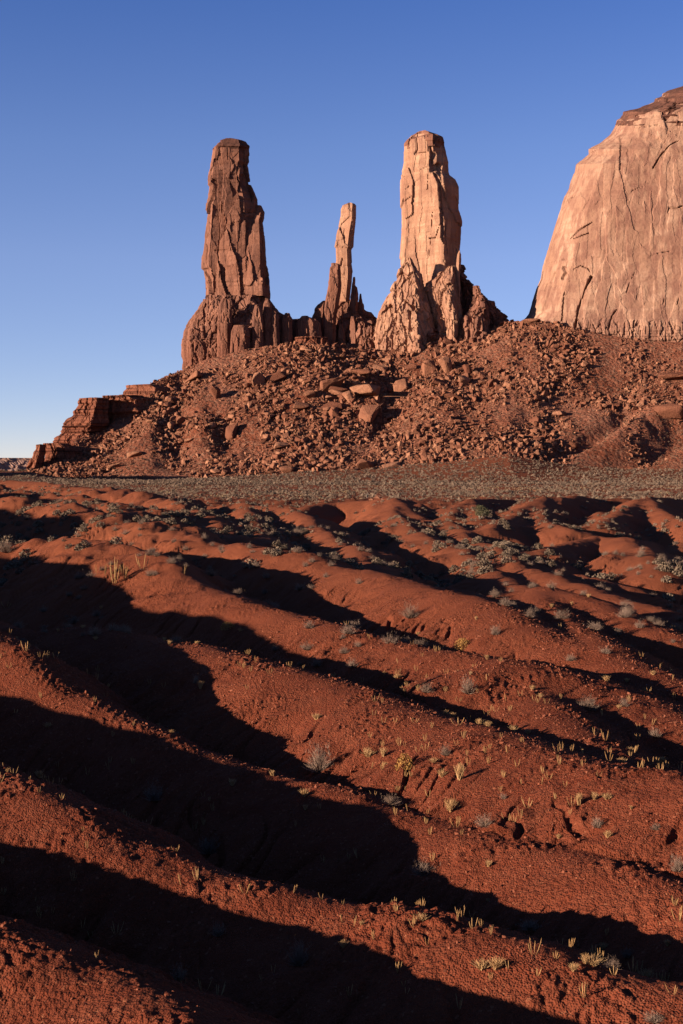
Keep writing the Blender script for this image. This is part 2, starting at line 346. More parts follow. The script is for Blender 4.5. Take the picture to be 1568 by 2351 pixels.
def ground_detail(x, y, drop):
    near = 1 - sstep(140, 330, y); vnear = 1 - sstep(70, 150, y)
    a = .7 * x - .7 * y; p = .7 * x + .7 * y
    body = sstep(.25, 1.8, drop)
    z = (.22 + .2 * body) * fbm2(x / 7, y / 7, 3, 11) * np.clip(y / 90, .4, 2.2)
    w1 = noise2(x / 4, y / 4, 21)
    mid = sstep(70, 190, y) * (1 - sstep(330, 410, y)); wv = 6 * noise2(x / 40, y / 40, 22)
    bil = np.abs(noise2((a + wv) / 26, (p - wv) / 42, 23)) + .45 * np.abs(noise2((a + wv) / 11, p / 18, 24))
    z += mid * 3.2 * (np.minimum(bil, .75) - .30) * (.35 + .65 * body)
    z += (1 - mid) * (1 - sstep(330, 400, y)) * body * (.9 * (np.minimum(np.abs(noise2((a + w1) / 4.2, p / 9, 25)), .4) - .16) + .35 * (np.minimum(np.abs(noise2((a + .4 * w1) / 1.5, p / 3.4, 26)), .4) - .16))
    r1 = np.maximum(0, 1 - np.abs(noise2(a / 2.0 + .8 * w1, p / 9 + .4 * w1, 31)) * 9)
    r2 = np.maximum(0, 1 - np.abs(noise2(a / .9 + .7 * w1, p / 5, 32)) * 6)
    msk = sstep(-.2, .25, noise2(x / 8, y / 8, 41)); msk2 = sstep(-.15, .2, noise2(x / 5, y / 5, 42))
    z -= (.34 * r1 * msk + .19 * r2 * msk2) * (.3 + .7 * near) * body
    z += near * .12 * fbm2(x / 1.1, y / 1.1, 3, 51) * (0.3 + sstep(-.2, .4, noise2(x / 6, y / 6, 52)))
    clod = sstep(-.05, .4, noise2(x / 3.2, y / 3.2, 61) + .3 * (x < -.1 * y))
    z += vnear * clod * (.15 * np.abs(noise2(x / .42, y / .42, 62)) + .06 * np.abs(noise2(x / .2, y / .2, 63)))
    z += vnear * .02 * noise2(x / .16, y / .16, 64)
    lf = np.clip((HX + K * x / y - 650) / -250, 0, 1) * sstep(95, 140, y) * (1 - sstep(330, 400, y))
    z += lf * (2.6 * (np.minimum(np.abs(noise2((a + w1) / 15, p / 26, 81)), .5) - .2) + .7 * fbm2(x / 4, y / 4, 3, 82))
    z += .5 * fbm2(x / 22, y / 22, 3, 71) * sstep(400, 450, y)
    return z

# sheet in polar layout: rows by distance, columns by bearing, finer where the ground is near
u = np.concatenate([np.linspace(-3.2, -.42, 40, endpoint=False), np.linspace(-.42, -.262, 60, endpoint=False), np.linspace(-.262, .262, 930, endpoint=False), np.linspace(.262, .42, 60, endpoint=False), np.linspace(.42, 3.2, 41)])
dd = np.concatenate([np.exp(np.linspace(math.log(12), math.log(21), 60, endpoint=False)), np.exp(np.linspace(math.log(21), math.log(160), 1050, endpoint=False)), np.exp(np.linspace(math.log(160), math.log(480), 330, endpoint=False)), np.exp(np.linspace(math.log(480), math.log(1300), 130, endpoint=False)), np.exp(np.linspace(math.log(1300), math.log(40000), 50))])
UU, DD = np.meshgrid(u, dd); GX = UU * DD; GY = DD
split = int(np.searchsorted(dd, 480))
GZ = np.empty_like(GX)
GZ[:split], DR = ground_base(GX[:split], GY[:split]); GZ[split:] = plain(GX[split:], GY[split:])
GZ[:split] += ground_detail(GX[:split], GY[:split], DR)
GZ[split:] += (.5 * fbm2(GX[split:] / 22, GY[split:] / 22, 3, 71)) * (GY[split:] < 3000)

def grid_faces(nr, nc):
    i = (np.arange(nr - 1)[:, None] * nc + np.arange(nc - 1)[None, :]).ravel()
    return np.stack([i, i + 1, i + nc + 1, i + nc], 1)

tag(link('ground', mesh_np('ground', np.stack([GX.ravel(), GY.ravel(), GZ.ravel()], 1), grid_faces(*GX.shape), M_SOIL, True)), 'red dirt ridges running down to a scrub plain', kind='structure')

def ground_z(x, y):
    x = np.asarray(x, float); y = np.asarray(y, float)
    j = np.clip(np.interp(y, dd, np.arange(len(dd))), 0, len(dd) - 1.001); i = np.clip(np.interp(x / y, u, np.arange(len(u))), 0, len(u) - 1.001)
    j0 = j.astype(int); i0 = i.astype(int); fj = j - j0; fi = i - i0
    return (GZ[j0, i0] * (1 - fi) + GZ[j0, i0 + 1] * fi) * (1 - fj) + (GZ[j0 + 1, i0] * (1 - fi) + GZ[j0 + 1, i0 + 1] * fi) * fj

PY = HY - GZ / GY * K
TOPY = np.minimum.accumulate(PY, axis=0)           # highest picture row reached so far, going away
def ground_at(X, Y):
    """first ground point seen towards a picture position"""
    i = int(np.argmin(np.abs(u - (X - HX) / K))); col = TOPY[:, i]
    j = int(np.argmax(col <= Y)); D = dd[j]
    x = (X - HX) / K * D
    return x, D, float(ground_z([x], [D])[0])
def seen(x, y, lift=.5):
    j = np.searchsorted(dd, y) - 1; i = np.clip(np.searchsorted(u, x / y), 0, len(u) - 1)
    j = np.clip(j - 2, 0, len(dd) - 1)
    py = HY - (ground_z(x, y) + lift) / y * K
    return py < TOPY[j, i] + 2

# ------------------------------------------------------------------ the boulder slope under the spires
TOP_Y = [(-200, 1100), (55, 1084), (97, 1061), (132, 1036), (175, 1006), (235, 990), (262, 965), (295, 935), (330, 897), (345, 880), (375, 866), (415, 852), (470, 826), (560, 802), (680, 790), (800, 797), (900, 806), (1000, 778), (1100, 765), (1165, 739), (1230, 734), (1300, 750), (1400, 770), (1500, 783), (1568, 786), (2300, 800)]
TOP_D = [(-200, 1175), (55, 1178), (132, 1215), (235, 1255), (330, 1300), (415, 1336), (600, 1345), (720, 1338), (800, 1350), (1100, 1350), (1190, 1342), (1300, 1312), (1568, 1275), (2300, 1230)]
STAMPS = [([(1440, 955), (1385, 995), (1310, 1030), (1240, 1068)], 9, -9), ([(1568, 985), (1480, 1050), (1375, 1088)], 14, -12), ([(1500, 960), (1420, 1010), (1330, 1062)], 16, 5),
          ([(280, 900), (345, 980), (322, 1060)], 18, 5), ([(395, 960), (400, 1060)], 14, -4), ([(455, 930), (468, 1030)], 14, 4), ([(510, 960), (520, 1030)], 12, -5),
          ([(700, 900), (800, 880), (860, 935)], 20, 7), ([(905, 880), (880, 985)], 13, -6), ([(1150, 800), (1010, 900), (1000, 1000)], 24, 5),
          ([(620, 820), (600, 960)], 20, 5), ([(1568, 840), (1330, 900), (1200, 990)], 22, -5)]

def hill_smooth(x, y):
    X = HX + K * x / y; fd = ip(X, FOOT_D); fz = -(ip(X, FOOT_Y) - HY) / K * fd
    td = ip(X, TOP_D); tz = -(ip(X, TOP_Y) - HY) / K * td
    t = (y - fd) / (td - fd)
    z = fz + (tz - fz) * np.where(t < 0, t * .6, np.where(t < 1, t * (.86 + .14 * t), 1.0))
    z = np.where(t > 1, tz - .30 * (y - td), z)
    z = np.where(t < 0, z - (fd - y) * .25, z)
    return z
def hill_z(x, y):
    x = np.asarray(x, float); y = np.asarray(y, float)
    z = hill_smooth(x, y)
    X = HX + K * x / y; fd = ip(X, FOOT_D); td = ip(X, TOP_D); t = np.clip((y - fd) / (td - fd), 0, 1)
    env = np.minimum(1, t * 5) * np.minimum(1, (1 - t) * 6 + .12)
    z = z + env * (5.5 * fbm2(x / 70, y / 70, 3, 101) + 2.6 * fbm2(x / 16, y / 22, 3, 105)) + (.3 + env) * .8 * fbm2(x / 4, y / 4, 2, 109)
    for pl, wd, dp in HILL_ST:
        d, _ = seg_field(x, y, pl); z = z + dp * np.exp(-(d / wd) ** 2) * (env * .7 + .3)
    return z
def hill_at(X, Y):
    """first point of the slope seen towards a picture position"""
    D = np.linspace(1060, 1420, 240); x = (X - HX) / K * D
    py = HY - hill_z(x, D) / D * K if 'HILL_ST' in globals() else HY - hill_smooth(x, D) / D * K
    j = int(np.argmax(py <= Y)); return x[j], D[j], -(py[j] - HY) / K * D[j]
_st = []
for pl, wd, dp in STAMPS:
    q = []
    for X, Y in pl:
        D = np.linspace(1060, 1420, 240); x = (X - HX) / K * D; py = HY - hill_smooth(x, D) / D * K; j = int(np.argmax(py <= Y)); q.append((x[j], D[j], 0.))
    _st.append((np.array(q), wd, dp))
HILL_ST = _st
hu = np.linspace(-.34, .42, 640); hd = np.concatenate([np.linspace(1060, 1370, 300), np.linspace(1375, 1800, 30)])
HU, HD = np.meshgrid(hu, hd); HXX = HU * HD; HZ = hill_z(HXX, HD)
tag(link('talus_slope', mesh_np('talus_slope', np.stack([HXX.ravel(), HD.ravel(), HZ.ravel()], 1), grid_faces(*HXX.shape), M_HILL, True)), 'rubble covered red slope under the rock spires', kind='structure')

# ------------------------------------------------------------------ rock towers as lofted solids
def tz(sx, ox, oy): return lambda pts: [(ox + sx * a, oy + sx * b) for a, b in pts]
Z1 = tz(.3294, 344.4, 258.3); Z2 = tz(.2562, 803.5, 258.3); Z3 = tz(.2686, 1166.3, 172.2); Z5 = tz(.25, 0, 861)
P_DARK = [(-1, .15), (-.74, -.72), (.5, -.86), (1, -.15), (.75, .75), (-.6, .8)]
P_LIT = [(-1, .25), (-.86, -.22), (.38, -1), (1, -.25), (.8, .7), (-.5, .85)]
P_ROUND = [(-1, 0), (-.8, -.5), (-.25, -.9), (.35, -.92), (.85, -.5), (1, 0), (.5, .8), (-.5, .8)]
P_MESA = [(-1, -.13), (-.99, -.25), (-.97, -.33), (-.94, -.385), (-.88, -.43), (-.75, -.48), (-.5, -.56), (-.2, -.66), (.5, -1), (1, -.9), (1, 1), (-.6, 1)]

def loft(Lp, Rp, D, ratio, poly, mat, name, parent, amp=1.0, res=.85, flute=0.0, strata=0.0, stamps=(), seed=0, fwd=0.0, taper=None, plates=(22, 45, 3.0), minhd=0, facet=1.0, low=None, joint=0.0, persp=False):
    y0 = max(Lp[0][1], Rp[0][1]); y0 = min(Lp[0][1], Rp[0][1]); y1 = max(Lp[-1][1], Rp[-1][1])
    stepy = res / D * K; rows = max(6, int((y1 - y0) / stepy)); ys = np.linspace(y0, y1, rows)
    def sil(P):
        P = sorted(P, key=lambda t: t[1]); return np.interp(ys, [p[1] for p in P], [p[0] for p in P])
    xl = (sil(Lp) - HX) / K * D; xr = (sil(Rp) - HX) / K * D; z = -(ys - HY) / K * D
    hw = np.maximum((xr - xl) / 2, .4); cx = (xl + xr) / 2
    hdp = np.maximum(hw * ratio, minhd) if taper is None else np.interp(np.linspace(0, 1, rows), [t[0] for t in taper], [t[1] for t in taper])
    kk = np.ones(5) / 5; hdp = np.convolve(np.pad(hdp, 2, mode='edge'), kk, 'valid') if rows > 10 and taper is None else hdp
    P = np.array(poly, float); n = len(P); W = hw.max(); Dm = hdp.max(); px = []; nrm = []
    for i in range(n):
        a, b = P[i], P[(i + 1) % n]; L = math.hypot((b[0] - a[0]) * W, (b[1] - a[1]) * Dm)
        front = (b[0] - a[0]) > 0; m = max(3, int(L / (res * (1 if front else 4))))
        for t in np.linspace(0, 1, m, endpoint=False):
            px.append(a + (b - a) * t); e = (b - a) * np.array([W, Dm]); e /= np.linalg.norm(e); nrm.append((e[1], -e[0]))
    px = np.array(px); nrm = np.array(nrm); m = len(px)
    for _ in range(3): nrm = (np.roll(nrm, 1, 0) + nrm + np.roll(nrm, -1, 0)); nrm /= np.linalg.norm(nrm, axis=1)[:, None]
    X = cx[:, None] + hw[:, None] * px[None, :, 0]; Yw = D - fwd + hdp[:, None] * px[None, :, 1]; Z = np.repeat(z[:, None], m, 1)
    if persp: Z = Z * np.clip(Yw / D, .7, 1.05); X = X * np.clip(Yw / D, .7, 1.05)
    Pt = np.stack([X.ravel(), Yw.ravel(), Z.ravel()], 1)
    N = np.tile(nrm, (rows, 1))
    warp = np.stack([fbm3(Pt / 14, 2, seed + 5), fbm3(Pt / 14 + 7, 2, seed + 6), fbm3(Pt / 14 + 3, 2, seed + 7)], 1)
    Q = Pt + warp * 2.2
    sh = Q.copy(); sh[:, 0] += .12 * Q[:, 2]
    v1, b1, t1 = cells3(sh / np.array([plates[0], plates[0], plates[1]]), seed, True); v2, b2, t2 = cells3(Q / np.array([9, 9, 14.]), seed + 1, True)
    d = plates[2] * ((v1 - .5) * .8 + 1.5 * t1) + facet * (1.3 * (v2 - .5) + 2.2 * t2) * sstep(-.3, .3, noise3(Pt / 30, seed + 9)) + .35 * fbm3(Pt / 4., 3, seed + 2) + 1.5 * fbm3(Pt / 40, 2, seed + 3)
    d -= .7 * (b1 < .015) * (noise3(Pt / 30, seed + 4) > .35) * (facet > .3)
    fm = 1.0 if low is None else sstep(low[0], low[1], HY - K * Pt[:, 2] / Pt[:, 1])
    if joint:
        j1, k1 = cells3(np.stack([(Pt[:, 0] + warp[:, 0] * 2) / 6, Pt[:, 1] / 6, (Pt[:, 2] + 8 * warp[:, 1]) / 48], 1), seed + 41)
        zs = Pt[:, 2] + 1.2 * warp[:, 2]
        d += joint * (1.7 * (j1 - .5) + .5 * noise3(np.stack([zs * 0, zs * 0, zs / 2.2], 1), seed + 42))
    if flute:
        f1, g1 = cells3(np.stack([(Pt[:, 0] + warp[:, 0] * 1.2) / 6.5, Pt[:, 1] / 6.5, (Pt[:, 2] + 6 * warp[:, 1]) / 24], 1), seed + 11)
        f2, g2 = cells3(np.stack([(Pt[:, 0] + warp[:, 1]) / 3., Pt[:, 1] / 3., Pt[:, 2] / 6.5], 1), seed + 12)
        d += fm * flute * (4.2 * (f1 - .5) + 2.0 * (f2 - .5) - 2.0 * (g1 < .10))
    if strata:
        zz = Pt[:, 2] + 1.5 * noise3(Pt / 30, seed + 14)
        s1 = noise3(np.stack([zz * 0, zz * 0, zz / 3.4], 1), seed + 15); s2 = noise3(np.stack([zz * 0, zz * 0, zz / 1.3], 1), seed + 16)
        d += fm * strata * (1.4 * np.sign(s1) * np.abs(s1) ** .4 + .7 * s2)
    d *= amp
    front = (px[:, 1] < .1)[None, :].repeat(rows, 0).ravel()
    SX = HX + K * Pt[:, 0] / Pt[:, 1]; SY = HY - K * Pt[:, 2] / Pt[:, 1]
    nz0 = noise3(Pt / 18, seed + 50); nz = np.clip(nz0 + .5 + .5 * noise3(Pt / 5, seed + 51), .05, 1.3)
    for pl, wd, dp in stamps:
        a = np.array([(p[0], p[1], 0.) for p in pl]); dist, _ = seg_field(SX + 1.2 * warp[:, 0], SY + 1.2 * warp[:, 1], a)
        d -= dp * .6 * np.where(front, np.clip(1.5 - dist / (wd * (.25 + .9 * nz)), 0, 1) * sstep(-.6, -.15, nz0), 0)
    edge = 1 - .55 * sstep(.9, 1.0, np.abs(px[:, 0]))[None, :].repeat(rows, 0).ravel()
    Pt[:, :2] += N * (d * edge)[:, None]
    Pt[:, 2] += amp * .5 * fbm3(Pt / 5, 2, seed + 20)
    if strata or flute: pass
    # roof
    V = [Pt]; F = []
    i = (np.arange(rows - 1)[:, None] * m + np.arange(m)[None, :]); j = (np.arange(rows - 1)[:, None] * m + (np.arange(m) + 1)[None, :] % m)
    F.append(np.stack([i.ravel(), (i + m).ravel(), (j + m).ravel(), j.ravel()], 1)); base = len(Pt); prev = np.arange(m)
    c0 = Pt[:m].mean(0)
    for k, s in enumerate((.8, .55, .3, .08)):
        ring = c0 + (Pt[:m] - c0) * np.array([s, s, 1.0]); ring[:, 2] += amp * (.5 + .9 * fbm3(ring / 4, 2, seed + 30)) * (1 - s)
        V.append(ring); cur = base + k * m + np.arange(m); nx = (np.arange(m) + 1) % m
        F.append(np.stack([prev, prev[nx], cur[nx], cur], 1)); prev = cur
    F.append(np.array([[prev[a_], prev[(a_ + 1) % m], prev[(a_ + 2) % m], prev[(a_ + 3) % m]] for a_ in range(0, m - 3, 3)]))
    return link(name, mesh_np(name, np.vstack(V), np.vstack(F), mat), parent)

def root(name, label, cat, x, D, zb=60, group=None):
    o = bpy.data.objects.new(name, None); COL.objects.link(o); tag(o, label, cat, group); return o

ra = root('rock_spire', 'broad dark sandstone tower, leftmost of the three, with a lumpy fin at its right', 'rock spire', 0, 0)
DA = 1400
crA = [(Z1([(500, 500), (500, 600), (480, 850), (470, 1080)]), .9, 3.0), (Z1([(450, 960), (560, 962), (720, 958)]), .7, 2.2), (Z1([(470, 1078), (560, 1072), (610, 1060), (625, 1110), (700, 1095), (730, 1075)]), .9, 2.5),
       (Z1([(520, 1080), (520, 1180), (535, 1230)]), 1.0, 3.), (Z1([(555, 820), (565, 960)]), .7, 2), (Z1([(610, 380), (615, 470), (650, 520), (700, 550)]), 2.0, 4.),
       (Z1([(540, 240), (545, 330)]), 1.2, 3), (Z1([(610, 1280), (660, 1230), (740, 1210), (810, 1240)]), 1., 2.8), (Z1([(650, 700), (720, 702)]), .8, 2), (Z1([(500, 640), (560, 630), (600, 600)]), 1., 2.5), (Z1([(735, 1000), (728, 1140)]), .8, 2.5)]
loft(Z1([(500, 190), (485, 205), (455, 235), (435, 250), (430, 290), (420, 370), (408, 450), (410, 505), (418, 515), (410, 600), (400, 650), (385, 800), (375, 930), (362, 1010), (358, 1088), (374, 1100), (385, 1180), (385, 1290), (370, 1330), (350, 1800)]),
     Z1([(600, 189), (665, 207), (692, 240), (692, 290), (690, 350), (680, 370), (690, 430), (698, 500), (715, 530), (745, 610), (750, 650), (765, 800), (775, 1000), (795, 1040), (820, 1100), (832, 1150), (843, 1260), (847, 1335), (850, 1800)]),
     DA, .75, P_DARK, M_SPIRE, 'shaft', ra, stamps=crA, seed=100, plates=(17, 60, 3.4), facet=.8, joint=1.0)
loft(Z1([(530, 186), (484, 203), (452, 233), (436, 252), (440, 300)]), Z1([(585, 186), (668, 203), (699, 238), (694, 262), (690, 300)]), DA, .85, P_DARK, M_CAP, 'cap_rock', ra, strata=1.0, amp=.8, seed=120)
loft(Z1([(738, 654), (712, 690), (690, 760), (670, 900), (660, 980), (650, 1080), (640, 1300)]), Z1([(778, 655), (799, 700), (796, 740), (786, 760), (803, 880), (812, 1000), (819, 1100), (838, 1300)]), DA, 1.0, P_DARK, M_SPIRE, 'buttress', ra, fwd=0, seed=130, amp=.7, joint=1.0, taper=[(0, 9), (.3, 21), (1, 32)])
loft(Z1([(372, 1295), (335, 1345), (318, 1375), (265, 1445), (225, 1520), (210, 1570), (209, 1600), (212, 1830)]), Z1([(830, 1295), (860, 1340), (890, 1375), (905, 1395), (940, 1415), (985, 1430), (1003, 1455), (1010, 1700)]), DA, .5, P_DARK, M_SPIRE, 'pedestal', ra, flute=.55, strata=.35, seed=140, taper=[(0, 34), (.3, 46), (.6, 56), (1, 60)],
     stamps=[(Z1([(210, 1585), (600, 1582), (1000, 1578)]), .8, 2.2), (Z1([(520, 1500), (545, 1440), (600, 1400)]), 1.2, 3), (Z1([(335, 1380), (335, 1500)]), 1., 2.5), (Z1([(790, 1390), (740, 1530)]), 1.5, 4), (Z1([(300, 1620), (310, 1700)]), 3.5, 6), (Z1([(850, 1440), (840, 1580)]), 1.4, 4)])
for lx, rx, yt, f, s in ((500, 590, 1335, 52, 141), (735, 800, 1380, 56, 142), (800, 860, 1330, 50, 143), (850, 912, 1420, 52, 144), (925, 1000, 1428, 46, 145), (590, 720, 1520, 58, 146)):
    loft(Z1([(lx + 22, yt), (lx + 5, yt + 40), (lx, yt + 120), (lx - 8, yt + 400)]), Z1([(rx - 18, yt), (rx, yt + 40), (rx + 6, yt + 140), (rx + 12, yt + 400)]), DA, .8, P_ROUND, M_SPIRE, 'buttress', ra, fwd=f - 8, amp=.45, flute=.5, seed=s)

rb = root('rock_spire', 'thin middle spire with a narrow neck and jagged side pinnacles', 'rock spire', 0, 0)
DB = 1405
loft(Z1([(1385, 632), (1345, 645), (1330, 672), (1328, 720), (1310, 800), (1298, 850), (1283, 920), (1280, 932), (1293, 945), (1297, 1030), (1290, 1080), (1288, 1400), (1285, 1680)]),
     Z1([(1405, 630), (1420, 631), (1437, 650), (1435, 740), (1422, 850), (1418, 940), (1403, 960), (1408, 1060), (1415, 1110), (1412, 1160), (1400, 1250), (1385, 1400), (1385, 1680)]),
     DB, .8, [(-1, .2), (-.8, -.4), (.45, -1), (1, -.3), (.75, .75), (-.6, .8)], M_BRIGHT, 'shaft', rb, amp=.5, seed=200, plates=(12, 24, 3.0), stamps=[(Z1([(1338, 1020), (1330, 1060)]), 1.5, 3), (Z1([(1290, 1072), (1400, 1065)]), .8, 1.5), (Z1([(1340, 940), (1415, 950)]), .8, 1.5)])
for Lq, Rq, f, mt, s in (
    ([(1262, 1092), (1253, 1105), (1250, 1180), (1235, 1260), (1225, 1310), (1215, 1400), (1205, 1560), (1203, 1680)], [(1300, 1075), (1325, 1085), (1332, 1150), (1330, 1250), (1315, 1350), (1300, 1450), (1298, 1680)], 24, M_SPIRE, 210),
    ([(1418, 1158), (1410, 1210), (1400, 1280), (1385, 1350), (1372, 1480), (1362, 1680)], [(1427, 1160), (1428, 1215), (1442, 1230), (1450, 1280), (1450, 1400), (1445, 1500), (1445, 1680)], 12, M_SPIRE, 220),
    ([(1458, 1278), (1450, 1330), (1438, 1450), (1430, 1680)], [(1474, 1272), (1476, 1300), (1490, 1370), (1500, 1430), (1510, 1680)], 10, M_SPIRE, 230),
    ([(1205, 1318), (1165, 1345), (1145, 1370), (1140, 1400), (1128, 1430), (1120, 1680)], [(1222, 1320), (1235, 1400), (1240, 1680)], 6, M_SPIRE, 240),
    ([(1400, 1440), (1390, 1500), (1385, 1680)], [(1420, 1440), (1440, 1500), (1450, 1680)], 24, M_SPIRE, 250),
    ([(1320, 1490), (1315, 1560), (1310, 1680)], [(1345, 1490), (1360, 1560), (1365, 1680)], 22, M_SPIRE, 260)):
    loft(Z1(Lq), Z1(Rq), DB, .9, P_LIT if s != 210 else P_DARK, mt, 'pinnacle', rb, fwd=f, amp=.42, flute=.35, seed=s, plates=(10, 30, 3.5))
loft([(742, 735), (738, 760), (736, 830)], [(832, 694), (838, 712), (850, 718), (864, 732), (880, 750), (885, 830)], DB, .5, P_LIT, M_SPIRE, 'pedestal', rb, flute=.9, strata=.3, seed=270, taper=[(0, 10), (.4, 30), (1, 38)])

rsd = root('rock_saddle', 'low lumpy rock wall joining the left tower and the middle spire', 'rock outcrop', 0, 0)
loft(Z1([(1055, 1418), (1035, 1440), (1018, 1480), (1012, 1530), (1015, 1680)]), Z1([(1105, 1425), (1150, 1435), (1190, 1470), (1200, 1540), (1204, 1680)]), 1372, .55, P_ROUND, M_SPIRE, 'wall', rsd, flute=.4, amp=.6, seed=300)
loft(Z1([(990, 1440), (985, 1470), (980, 1700)]), Z1([(1140, 1445), (1180, 1480), (1230, 1700)]), 1380, .5, P_ROUND, M_SPIRE, 'wall', rsd, flute=.6, amp=.7, seed=310)
loft(Z1([(1000, 1570), (995, 1600), (990, 1720)]), Z1([(1240, 1575), (1250, 1600), (1255, 1720)]), 1366, .3, P_ROUND, M_BASE, 'base_layer', rsd, flute=.6, strata=.7, amp=.7, seed=320, taper=[(0, 16), (1, 26)])

rc = root('rock_spire', 'tall pale sandstone tower, rightmost and brightest of the three spires', 'rock spire', 0, 0)
DC = 1398
crC = [(Z2([(480, 810), (520, 770), (560, 750), (600, 700), (630, 680)]), .7, 2.5), (Z2([(500, 690), (560, 630)]), .7, 2), (Z2([(600, 660), (640, 615)]), 1.2, 3), (Z2([(680, 710), (700, 680), (705, 560)]), .7, 2),
       (Z2([(720, 1130), (735, 1080), (745, 900)]), .8, 2.5), (Z2([(710, 1130), (770, 1125), (820, 990)]), 1.2, 3.5), (Z2([(750, 380), (745, 510), (800, 480)]), 5.0, 9), (Z2([(600, 200), (605, 340), (580, 375), (680, 360)]), 1., 2.5),
       (Z2([(700, 220), (705, 350)]), .9, 2.2), (Z2([(520, 1130), (520, 1300)]), .6, 1.5), (Z2([(700, 1400), (710, 1250), (730, 1120)]), .9, 2.), (Z2([(650, 1370), (700, 1330)]), .7, 2), (Z2([(450, 1300), (540, 1305)]), .7, 1.6),
       (Z2([(520, 530), (620, 520), (690, 490)]), .8, 1.8), (Z2([(880, 1260), (860, 1000)]), 1.0, 3), (Z2([(830, 700), (850, 980)]), .8, 2)]
loft(Z2([(600, 175), (550, 205), (520, 230), (485, 270), (480, 380), (478, 450), (460, 520), (458, 620), (457, 800), (463, 960), (458, 1150), (450, 1250), (445, 1298), (455, 1315), (455, 1360), (470, 1390), (478, 1500), (480, 2150)]),
     Z2([(690, 174), (750, 192), (820, 225), (838, 290), (855, 350), (865, 400), (878, 450), (880, 540), (888, 570), (940, 610), (970, 680), (970, 880), (990, 940), (1000, 990), (998, 1100), (985, 1250), (985, 1370), (985, 2150)]),
     DC, .8, P_LIT, M_BRIGHT, 'shaft', rc, stamps=crC, seed=400, plates=(24, 90, 2.4), amp=.9, facet=.35, joint=.6)
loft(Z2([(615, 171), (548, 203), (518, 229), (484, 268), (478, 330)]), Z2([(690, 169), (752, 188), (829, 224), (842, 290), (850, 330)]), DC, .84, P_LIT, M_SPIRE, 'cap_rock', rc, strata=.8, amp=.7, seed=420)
loft(Z2([(500, 1345), (470, 1395), (440, 1430), (400, 1550), (360, 1600), (355, 1640), (310, 1700), (270, 1770), (245, 1820), (225, 1900), (200, 2200)]), Z2([(528, 1345), (545, 1380), (590, 1460), (625, 1530), (660, 1650), (690, 1750), (720, 1850), (740, 2000), (750, 2200)]), DC, .7, P_LIT, M_BRIGHT, 'buttress', rc, fwd=34, flute=.62, seed=430,
     taper=[(0, 4), (.35, 16), (1, 34)], stamps=[(Z2([(490, 1690), (560, 1740), (620, 1800)]), 3, 6), (Z2([(530, 1780), (550, 1960)]), 2.5, 6), (Z2([(200, 1975), (740, 1985)]), .7, 2), (Z2([(200, 2040), (740, 2040)]), .6, 2)])
loft(Z2([(870, 1430), (760, 1500), (680, 1560), (650, 1640), (690, 1800), (725, 1900), (730, 2150)]), Z2([(890, 1430), (935, 1500), (935, 1620), (950, 1700), (970, 1830), (965, 1950), (965, 2150)]), DC, .6, P_LIT, M_BRIGHT, 'buttress', rc, fwd=36, flute=.55, seed=440, taper=[(0, 10), (.3, 18), (1, 28)], stamps=[(Z2([(740, 1560), (735, 1800)]), 1., 3), (Z2([(730, 1980), (965, 1970)]), .7, 2)])
loft(Z2([(944, 1300), (930, 1330), (920, 1420), (912, 1700)]), Z2([(954, 1300), (950, 1400), (947, 1480), (960, 1700)]), DC, 1., P_LIT, M_BRIGHT, 'pinnacle', rc, fwd=44, seed=450, amp=.3)
loft(Z2([(975, 1370), (970, 1500), (965, 2150)]), Z2([(1000, 1376), (1025, 1420), (1015, 1440), (1045, 1475), (1040, 1500), (1070, 1540), (1105, 1560), (1130, 1600), (1200, 1640), (1230, 1690), (1275, 1700), (1285, 1740), (1330, 1770), (1380, 1810), (1415, 1860), (1430, 1900), (1445, 2150)]), DC, .5, P_ROUND, M_SPIRE, 'buttress', rc, flute=1., strata=.4, seed=460, taper=[(0, 10), (.4, 24), (1, 36)], fwd=-4)
loft(Z2([(1088, 1615), (1080, 1650), (1075, 1740), (1040, 1800), (1000, 1850), (975, 1900), (965, 2150)]), Z2([(1102, 1620), (1140, 1700), (1160, 1760), (1185, 1790), (1192, 1900), (1200, 2150)]), DC, .6, P_LIT, M_SPIRE, 'buttress', rc, flute=1.2, seed=470, fwd=50, taper=[(0, 6), (1, 24)])
loft(Z2([(30, 1930), (-20, 1990), (-60, 2200)]), Z2([(900, 1930), (960, 1985), (1210, 2150)]), DC, .3, P_LIT, M_SPIRE, 'base_layer', rc, flute=1.0, strata=.8, seed=480, taper=[(0, 34), (1, 56)], fwd=10)

